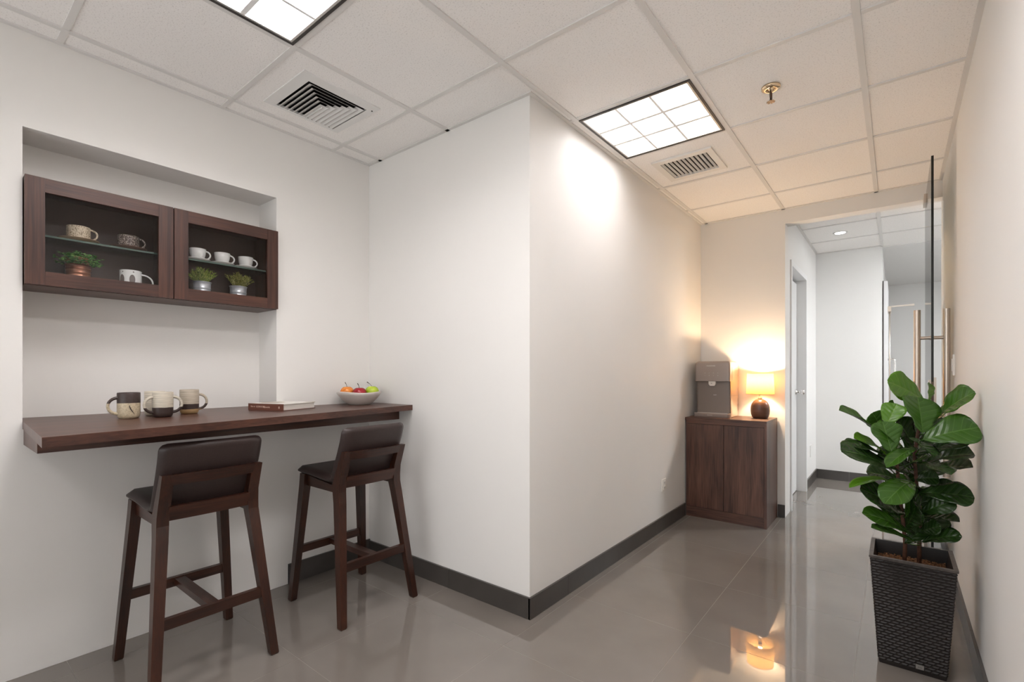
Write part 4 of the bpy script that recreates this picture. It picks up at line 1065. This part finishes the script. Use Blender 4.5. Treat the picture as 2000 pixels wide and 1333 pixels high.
# ================================================================== fiddle-leaf fig in a woven planter
LEAVES = [
    ((0.0917, 2.6667, 1.0735), (-0.0267, 2.5343, 1.1548), 0.128, (0.818, -0.627, 0.3), 0.08, 0.12, 2),
    ((0.0822, 2.4931, 0.954), (0.0697, 2.5854, 1.0906), 0.149, (0.583, -0.814, 0.35), 0.02, 0.16, 1),
    ((0.1306, 2.6211, 1.0049), (0.2354, 2.5383, 1.1166), 0.121, (0.068, -0.648, 0.8), 0.10, 0.22, 1),
    ((0.0822, 2.4931, 0.9268), (0.2442, 2.5197, 0.9842), 0.142, (0.31, -0.711, 0.75), 0.10, 0.14, 1),
    ((0.101, 2.5336, 0.8752), (0.2228, 2.5283, 0.9439), 0.090, (0.147, -0.586, 0.75), 0.12, 0.20, 0),
    ((0.1084, 2.7184, 1.0718), (0.112, 2.7468, 1.1468), 0.072, (0.827, -0.237, 0.2), 0.02, 0.20, 2),
    ((-0.0609, 2.4815, 0.9473), (-0.1802, 2.3483, 1.0393), 0.081, (0.437, -0.228, 0.85), 0.08, 0.35, 1),
    ((-0.0425, 2.5728, 0.9432), (-0.0773, 2.5196, 1.0227), 0.092, (0.044, -0.859, 0.5), 0.05, 0.10, 1),
    ((-0.0335, 2.4778, 0.9684), (0.0031, 2.5197, 1.0644), 0.087, (-0.143, -0.944, 0.35), 0.04, 0.15, 2),
    ((-0.0134, 2.3915, 0.8788), (-0.0424, 2.4196, 0.9974), 0.113, (0.466, -0.907, 0.35), 0.03, 0.16, 1),
    ((-0.0361, 2.4884, 0.8608), (-0.131, 2.3747, 0.9259), 0.083, (0.233, -0.454, 0.9), 0.12, 0.25, 2),
    ((-0.0235, 2.4602, 0.8411), (-0.1566, 2.3031, 0.9087), 0.080, (0.288, -0.282, 0.9), 0.12, 0.25, 0),
    ((-0.0018, 2.4647, 0.7876), (-0.1643, 2.2204, 0.8956), 0.124, (0.522, -0.415, 0.8), 0.12, 0.15, 0),
    ((-0.0069, 2.5884, 1.0477), (-0.0221, 2.5763, 1.0719), 0.028, (0.404, -0.829, 0.4), 0.02, 0.10, 1),
    ((0.0546, 2.5606, 0.8921), (0.0056, 2.5216, 1.0018), 0.109, (0.857, -0.596, 0.1), 0.02, 0.20, 0),
    ((0.0319, 2.4914, 0.935), (0.114, 2.4417, 0.8678), 0.105, (0.546, -0.205, 0.8), 0.14, 0.20, 0),
    ((0.0723, 2.5491, 0.8827), (-0.0277, 2.3035, 0.8337), 0.055, (0.037, -0.609, 0.8), 0.16, 0.35, 1),
    ((0.0973, 2.5562, 0.8334), (0.2355, 2.5512, 0.8779), 0.126, (0.171, -0.375, 0.9), 0.12, 0.28, 0),
    ((0.1129, 2.5942, 0.7938), (0.2322, 2.5613, 0.8259), 0.115, (0.21, -0.344, 0.9), 0.10, 0.30, 0),
    ((0.058, 2.4994, 0.8324), (0.1619, 2.4288, 0.8104), 0.115, (0.592, -0.423, 0.75), 0.12, 0.15, 0),
    ((0.0595, 2.5645, 0.7573), (0.1345, 2.5603, 0.7714), 0.069, (0.639, -0.642, 0.5), 0.08, 0.15, 0),
    ((0.0031, 2.4941, 0.7369), (-0.1386, 2.2408, 0.7531), 0.044, (0.156, -0.196, 0.95), 0.18, 0.35, 2),
    ((0.0103, 2.4742, 0.6218), (-0.1082, 2.2906, 0.743), 0.122, (0.819, -0.307, 0.6), 0.12, 0.15, 0),
    ((0.0491, 2.4668, 0.7606), (-0.0326, 2.2484, 0.7084), 0.101, (0.162, -0.766, 0.75), 0.22, 0.15, 1),
    ((0.0324, 2.5302, 0.6099), (0.0431, 2.5259, 0.6904), 0.051, (0.779, -0.658, 0.1), 0.03, 0.15, 1),
    ((0.0743, 2.5379, 0.622), (0.0475, 2.5038, 0.7293), 0.067, (0.873, -0.455, 0.1), 0.03, 0.20, 0),
    ((0.0683, 2.5331, 0.7084), (0.2338, 2.537, 0.7156), 0.117, (0.326, -0.571, 0.75), 0.10, 0.12, 0),
    ((0.0775, 2.5277, 0.628), (0.1779, 2.5054, 0.7013), 0.085, (0.201, -0.735, 0.7), 0.10, 0.15, 0),
    ((0.0391, 2.4972, 0.5482), (-0.0997, 2.2718, 0.6542), 0.081, (0.623, -0.462, 0.7), 0.12, 0.15, 1),
    ((0.0739, 2.5249, 0.5021), (-0.0722, 2.2425, 0.6137), 0.050, (0.484, -0.126, 0.85), 0.05, 0.30, 1),
    ((0.0783, 2.5922, 0.5977), (0.1937, 2.5563, 0.6096), 0.087, (0.327, -0.251, 0.9), 0.10, 0.30, 0),
    ((0.0755, 2.5772, 0.5411), (0.1378, 2.5374, 0.5883), 0.066, (0.31, -0.711, 0.6), 0.08, 0.15, 0),
    ((0.082, 2.5568, 0.5074), (0.1975, 2.521, 0.5621), 0.079, (0.334, -0.501, 0.8), 0.14, 0.20, 0),
    ((0.0469, 2.6694, 0.8326), (0.0354, 2.7625, 0.9719), 0.101, (0.498, -0.626, 0.5), 0.05, 0.15, 0),
    ((0.034, 2.6592, 0.7999), (-0.045, 2.7242, 0.8668), 0.102, (0.076, -0.578, 0.8), 0.08, 0.15, 0),
    ((0.0337, 2.6334, 0.7614), (0.101, 2.7892, 0.8391), 0.090, (0.468, -0.267, 0.8), 0.08, 0.15, 0),
    ((0.033, 2.5818, 0.7221), (0.0802, 2.696, 0.8031), 0.081, (0.655, -0.502, 0.5), 0.08, 0.15, 0),
    ((0.0081, 2.562, 0.7507), (-0.0988, 2.5408, 0.7691), 0.099, (0.233, -0.454, 0.8), 0.08, 0.15, 0),
    ((0.069, 2.5913, 0.893), (0.1964, 2.6926, 0.9717), 0.110, (0.522, -0.415, 0.75), 0.10, 0.16, 0),
    ((0.0295, 2.5598, 0.8622), (-0.0573, 2.4044, 0.9734), 0.110, (0.318, -0.578, 0.75), 0.10, 0.16, 1),
    ((0.069, 2.5913, 0.8314), (0.078, 2.7257, 0.9009), 0.094, (0.415, -0.501, 0.75), 0.10, 0.16, 0),
    ((0.0295, 2.5598, 0.8007), (0.0966, 2.5118, 0.8539), 0.088, (0.476, -0.452, 0.75), 0.10, 0.16, 1),
    ((0.069, 2.5913, 0.7699), (-0.0609, 2.5102, 0.8486), 0.126, (0.289, -0.601, 0.75), 0.10, 0.16, 0),
    ((0.0295, 2.5598, 0.7391), (0.1468, 2.7217, 0.8126), 0.091, (0.504, -0.43, 0.75), 0.10, 0.16, 0),
    ((0.069, 2.5913, 0.7084), (0.0381, 2.4433, 0.7669), 0.087, (0.374, -0.533, 0.75), 0.10, 0.16, 0),
    ((0.0295, 2.5598, 0.6776), (-0.0262, 2.6289, 0.7561), 0.107, (0.351, -0.552, 0.75), 0.10, 0.16, 1),
    ((0.069, 2.5913, 0.6468), (0.1998, 2.6514, 0.7302), 0.103, (0.515, -0.421, 0.75), 0.10, 0.16, 0),
    ((0.0295, 2.5598, 0.6161), (-0.0661, 2.4351, 0.6651), 0.111, (0.296, -0.595, 0.75), 0.10, 0.16, 0),
    ((0.069, 2.5913, 0.5853), (0.1347, 2.7592, 0.6784), 0.107, (0.454, -0.469, 0.75), 0.10, 0.16, 1),
    ((0.0295, 2.5598, 0.5545), (0.0576, 2.4602, 0.6759), 0.111, (0.44, -0.481, 0.75), 0.10, 0.16, 0),
    ((0.069, 2.5913, 0.5238), (-0.0239, 2.5814, 0.6055), 0.112, (0.303, -0.589, 0.75), 0.10, 0.16, 0),
    ((0.0295, 2.5598, 0.493), (0.1527, 2.6852, 0.599), 0.105, (0.519, -0.417, 0.75), 0.10, 0.16, 0),
]
STEM_A = [(0.0264, 2.5765, 0.4029), (0.0297, 2.5792, 0.4878), (0.0213, 2.5597, 0.5968), (0.0097, 2.5249, 0.7072), (0.0031, 2.5069, 0.8136), (-0.0034, 2.5145, 0.9161), (0.0164, 2.5558, 1.0083)]
STEM_B = [(0.0745, 2.6148, 0.4135), (0.0762, 2.6161, 0.509), (0.0775, 2.6044, 0.6179), (0.0653, 2.5691, 0.7385), (0.0587, 2.5639, 0.8534), (0.0734, 2.5756, 0.9683), (0.0853, 2.5978, 1.0617)]
def leaf_mat(name, c_top, c_vein, trans):
    m = mat(name, c_top, 0.27, spec=0.5)
    nt, N, L, b = nodes(m)
    uv = N.new('ShaderNodeUVMap'); uv.uv_map = 'UVMap'
    sp = N.new('ShaderNodeSeparateXYZ'); L.new(uv.outputs[0], sp.inputs[0])
    def mth(op, a, b_=None, c=None):
        n = N.new('ShaderNodeMath'); n.operation = op
        for i, v in enumerate((a, b_, c)):
            if v is None: continue
            if isinstance(v, (int, float)): n.inputs[i].default_value = v
            else: L.new(v, n.inputs[i])
        return n.outputs[0]
    au = mth('ABSOLUTE', sp.outputs['X'])
    mid = mth('LESS_THAN', au, 0.035)
    q = mth('FRACT', mth('SUBTRACT', mth('MULTIPLY', sp.outputs['Y'], 6.5), mth('MULTIPLY', au, 1.5)))
    lat = mth('LESS_THAN', mth('ABSOLUTE', mth('SUBTRACT', q, 0.5)), 0.05)
    vein = mth('MAXIMUM', mid, mth('MULTIPLY', lat, 0.6))
    nz = N.new('ShaderNodeTexNoise'); nz.inputs['Scale'].default_value = 9; nz.inputs['Detail'].default_value = 3
    tc = N.new('ShaderNodeTexCoord'); L.new(tc.outputs['Object'], nz.inputs['Vector'])
    mixa = N.new('ShaderNodeMix'); mixa.data_type = 'RGBA'
    mixa.inputs[6].default_value = (*[c * 0.72 for c in c_top], 1); mixa.inputs[7].default_value = (*[c * 1.25 for c in c_top], 1)
    L.new(nz.outputs['Fac'], mixa.inputs[0])
    mixb = N.new('ShaderNodeMix'); mixb.data_type = 'RGBA'
    L.new(vein, mixb.inputs[0]); L.new(mixa.outputs[2], mixb.inputs[6]); mixb.inputs[7].default_value = (*c_vein, 1)
    L.new(mixb.outputs[2], b.inputs['Base Color'])
    hq = mth('ABSOLUTE', mth('SUBTRACT', q, 0.5))
    bp = N.new('ShaderNodeBump'); bp.inputs['Strength'].default_value = 0.5; bp.inputs['Distance'].default_value = 0.004
    L.new(mth('ADD', hq, mth('MINIMUM', mth('MULTIPLY', au, 3.0), 0.6)), bp.inputs['Height']); L.new(bp.outputs['Normal'], b.inputs['Normal'])
    out = N['Material Output']; mx = N.new('ShaderNodeMixShader'); tl = N.new('ShaderNodeBsdfTranslucent')
    L.new(mixb.outputs[2], tl.inputs[0]); mx.inputs[0].default_value = trans
    L.new(b.outputs[0], mx.inputs[1]); L.new(tl.outputs[0], mx.inputs[2]); L.new(mx.outputs[0], out.inputs[0])
    return m
LEAFM = [leaf_mat('leaf_deep', srgb(34, 60, 20), srgb(58, 86, 38), 0.15), leaf_mat('leaf_mid', srgb(56, 96, 24), srgb(80, 118, 46), 0.2), leaf_mat('leaf_new', srgb(84, 132, 26), srgb(106, 148, 50), 0.25)]
PROF = [(0, 0.03), (0.06, 0.20), (0.15, 0.40), (0.28, 0.54), (0.42, 0.70), (0.56, 0.88), (0.70, 0.99), (0.80, 1.0), (0.89, 0.88), (0.96, 0.58), (1.0, 0.10)]
def fig_tree():
    cx, cy = 0.049, 2.600; hb, ht, h = 0.1085, 0.136, 0.443
    t = thing('potted_fig', 'fiddle-leaf fig in a tall black woven planter by the right wall', 'plant', (cx, cy, 0))
    pm = mat('planter_black', srgb(32, 26, 24), 0.42, spec=0.4)
    rim = noise_col(mat('planter_rim', srgb(74, 66, 62), 0.45), srgb(58, 51, 48), srgb(84, 76, 71), scale=(30, 30, 30), nscale=2)
    hw = lambda z: hb + (ht - hb) * z / h
    sq = lambda a, z: [(cx - a, cy - a, z), (cx + a, cy - a, z), (cx + a, cy + a, z), (cx - a, cy + a, z)]
    w = 0.014
    bm = loft([sq(hb - 0.006, 0.0), sq(hw(0.012) - 0.0045, 0.012), sq(ht - 0.0045, h - 0.010), sq(ht, h - 0.009), sq(ht + 0.0005, h), sq(ht - w, h), sq(ht - w - 0.012, h - 0.10), sq(0.05, h - 0.101)])
    pl = obj('planter', bm, [pm, rim], t)
    for p in pl.data.polygons:
        if p.center.z > h - 0.006 : p.material_index = 1
    # woven strands, real geometry joined into one part
    bm = bmesh.new(); rows = 36
    for k in range(rows):
        z0 = 0.014 + (h - 0.026) * k / rows; z1 = z0 + (h - 0.026) / rows
        zm = (z0 + z1) / 2
        for side in range(4):
            a = hw(zm) - 0.0048; n = 9; off = (0.5 if k % 2 else 0.0)
            ux, uy, nx, ny = ((1, 0, 0, -1), (0, 1, 1, 0), (-1, 0, 0, 1), (0, -1, -1, 0))[side]
            for j in range(-1, n):
                s0 = -1 + 2 * (j + off) / n; s1 = s0 + 2.0 / n
                s0 = max(-1, s0); s1 = min(1, s1)
                if s1 - s0 < 0.05: continue
                v = []
                for s, o in ((s0, 0.0), (s0 + (s1 - s0) * 0.22, 0.0036), (s1 - (s1 - s0) * 0.22, 0.0036), (s1, 0.0)):
                    for zz, oo in ((z0 + 0.0006, 0.0), (zm, 1.0), (z1 - 0.0006, 0.0)):
                        aa = hw(zz) - 0.0048
                        v.append(bm.verts.new((cx + ux * s * aa + nx * (aa + o * oo + 0.0002), cy + uy * s * aa + ny * (aa + o * oo + 0.0002), zz)))
                for i in range(3):
                    for q in range(2):
                        bm.faces.new((v[i * 3 + q], v[i * 3 + q + 3], v[i * 3 + q + 4], v[i * 3 + q + 1]))
    wv = obj('weave', bm, pm, pl); wv['kind'] = 'stuff'
    bz = 0.030
    bd = obj('badge', box(cx + 0.012, cx + 0.037, cy - hw(bz) - 0.0025, cy - hw(bz) + 0.002, bz - 0.0085, bz + 0.0085), mat('badge_metal', (0.32, 0.30, 0.28), 0.4, 0.8), pl, bevel=0.001, seg=1)
    text('badge_text', 'o-o', 0.008, (cx + 0.0245, cy - hw(bz) - 0.0028, bz), (PI / 2, 0, 0), M['slot'], bd)
    rnd = random.Random(5)
    bm = bmesh.new(); n = 26; ins = ht - w - 0.009
    grid = [[bm.verts.new((cx - ins + 2 * ins * i / n, cy - ins + 2 * ins * j / n, h - 0.060 + 0.016 * math.exp(-((i - n / 2) ** 2 + (j - n / 2) ** 2) / 90) + rnd.uniform(-0.004, 0.004))) for i in range(n + 1)] for j in range(n + 1)]
    for j in range(n):
        for i in range(n):
            bm.faces.new((grid[j][i], grid[j][i + 1], grid[j + 1][i + 1], grid[j + 1][i]))
    for k in range(1100):
        x = cx + rnd.uniform(-ins, ins) * 0.97; y = cy + rnd.uniform(-ins, ins) * 0.97
        z = h - 0.060 + 0.016 * math.exp(-(((x - cx) / ins * n / 2) ** 2 + ((y - cy) / ins * n / 2) ** 2) / 90) + rnd.uniform(0.0, 0.010)
        r = rnd.uniform(0.002, 0.0052)
        P = [bm.verts.new((x + rnd.uniform(-r, r) * 1.4, y + rnd.uniform(-r, r) * 1.4, z + rnd.uniform(-r, r) * 0.8)) for _ in range(4)]
        for f in ((0, 1, 2), (0, 1, 3), (1, 2, 3), (0, 2, 3)): bm.faces.new([P[i] for i in f])
    so = obj('bark_mulch', bm, noise_col(mat('bark', (0.1,) * 3, 0.9), srgb(60, 36, 20), srgb(150, 104, 66), nscale=90), t); so['kind'] = 'stuff'
    stm = noise_col(mat('fig_bark', (0.1,) * 3, 0.7), srgb(66, 40, 28), srgb(96, 62, 44), nscale=60, bump=0.4)
    for st in (STEM_A, STEM_B):
        pts = [Vector(p) for p in st]; pts[0].z = h - 0.06
        obj('trunk', tube(pts, [0.0078 - 0.0004 * i for i in range(len(pts))], 10), stm, t, smooth=True)
    stems = [[Vector(p) for p in st] for st in (STEM_A, STEM_B)]
    for idx, (b, tip, width, nrm, bend, fold, tone) in enumerate(LEAVES):
        b, tip, n = Vector(b), Vector(tip), Vector(nrm)
        a = tip - b; Ln = a.length; a.normalize()
        n = (n - a * n.dot(a)).normalized(); sd = a.cross(n)
        rr = random.Random(100 + idx); ph = rr.uniform(0, 6)
        bm = bmesh.new(); uvl = bm.loops.layers.uv.new('UVMap')
        nW = 4; nL = 16
        def hwid(tt):
            for (t0, w0), (t1, w1) in zip(PROF, PROF[1:]):
                if tt <= t1: 
                    f = (tt - t0) / (t1 - t0); return w0 + (w1 - w0) * f
            return PROF[-1][1]
        rows = []; uvs = {}
        for th in (0, 1):
            R = []
            for i in range(nL + 1):
                tt = i / nL; tt = 1 - (1 - tt) ** 1.15; hw_ = hwid(tt) * width / 2
                row = []
                for k in range(-nW, nW + 1):
                    s = k / nW
                    up = fold * abs(s) ** 1.3 * hw_ * 1.2 + bend * Ln * (tt * (1 - tt)) * 2.2 + 0.0035 * abs(s) ** 2 * math.sin(tt * 15 + ph + (1.5 if s > 0 else 0)) * min(1, width / 0.12)
                    p = b + a * Ln * tt + sd * s * hw_ + n * (up - (0.0009 if th else 0))
                    v = bm.verts.new(p); uvs[v] = (s, tt); row.append(v)
                R.append(row)
            rows.append(R)
        A_, B_ = rows
        for i in range(nL):
            for k in range(2 * nW):
                bm.faces.new((A_[i][k], A_[i][k + 1], A_[i + 1][k + 1], A_[i + 1][k]))
                bm.faces.new((B_[i][k], B_[i + 1][k], B_[i + 1][k + 1], B_[i][k + 1]))
            for k in (0, 2 * nW):
                bm.faces.new((A_[i][k], A_[i + 1][k], B_[i + 1][k], B_[i][k]))
        # leaf stalk back to the nearer trunk
        best = min((((p.x - b.x) ** 2 + (p.y - b.y) ** 2 + (p.z - b.z + 0.015) ** 2, p) for st in stems for p0, p1 in zip(st, st[1:]) for p in [p0.lerp(p1, q / 4) for q in range(5)]), key=lambda q: q[0])[1]
        nv0 = set(bm.verts)
        tube([b + a * 0.006, b - a * 0.004, (b + best) / 2 + Vector((0, 0, -0.004)), best], [0.0016, 0.0019, 0.0021, 0.0026], 6, bm)
        for v in bm.verts:
            if v not in nv0: uvs[v] = (0.5, 0.0)
        for f in bm.faces:
            for lp in f.loops: lp[uvl].uv = uvs[lp.vert]
        obj('leaf', bm, LEAFM[tone], t, smooth=True)
fig_tree()
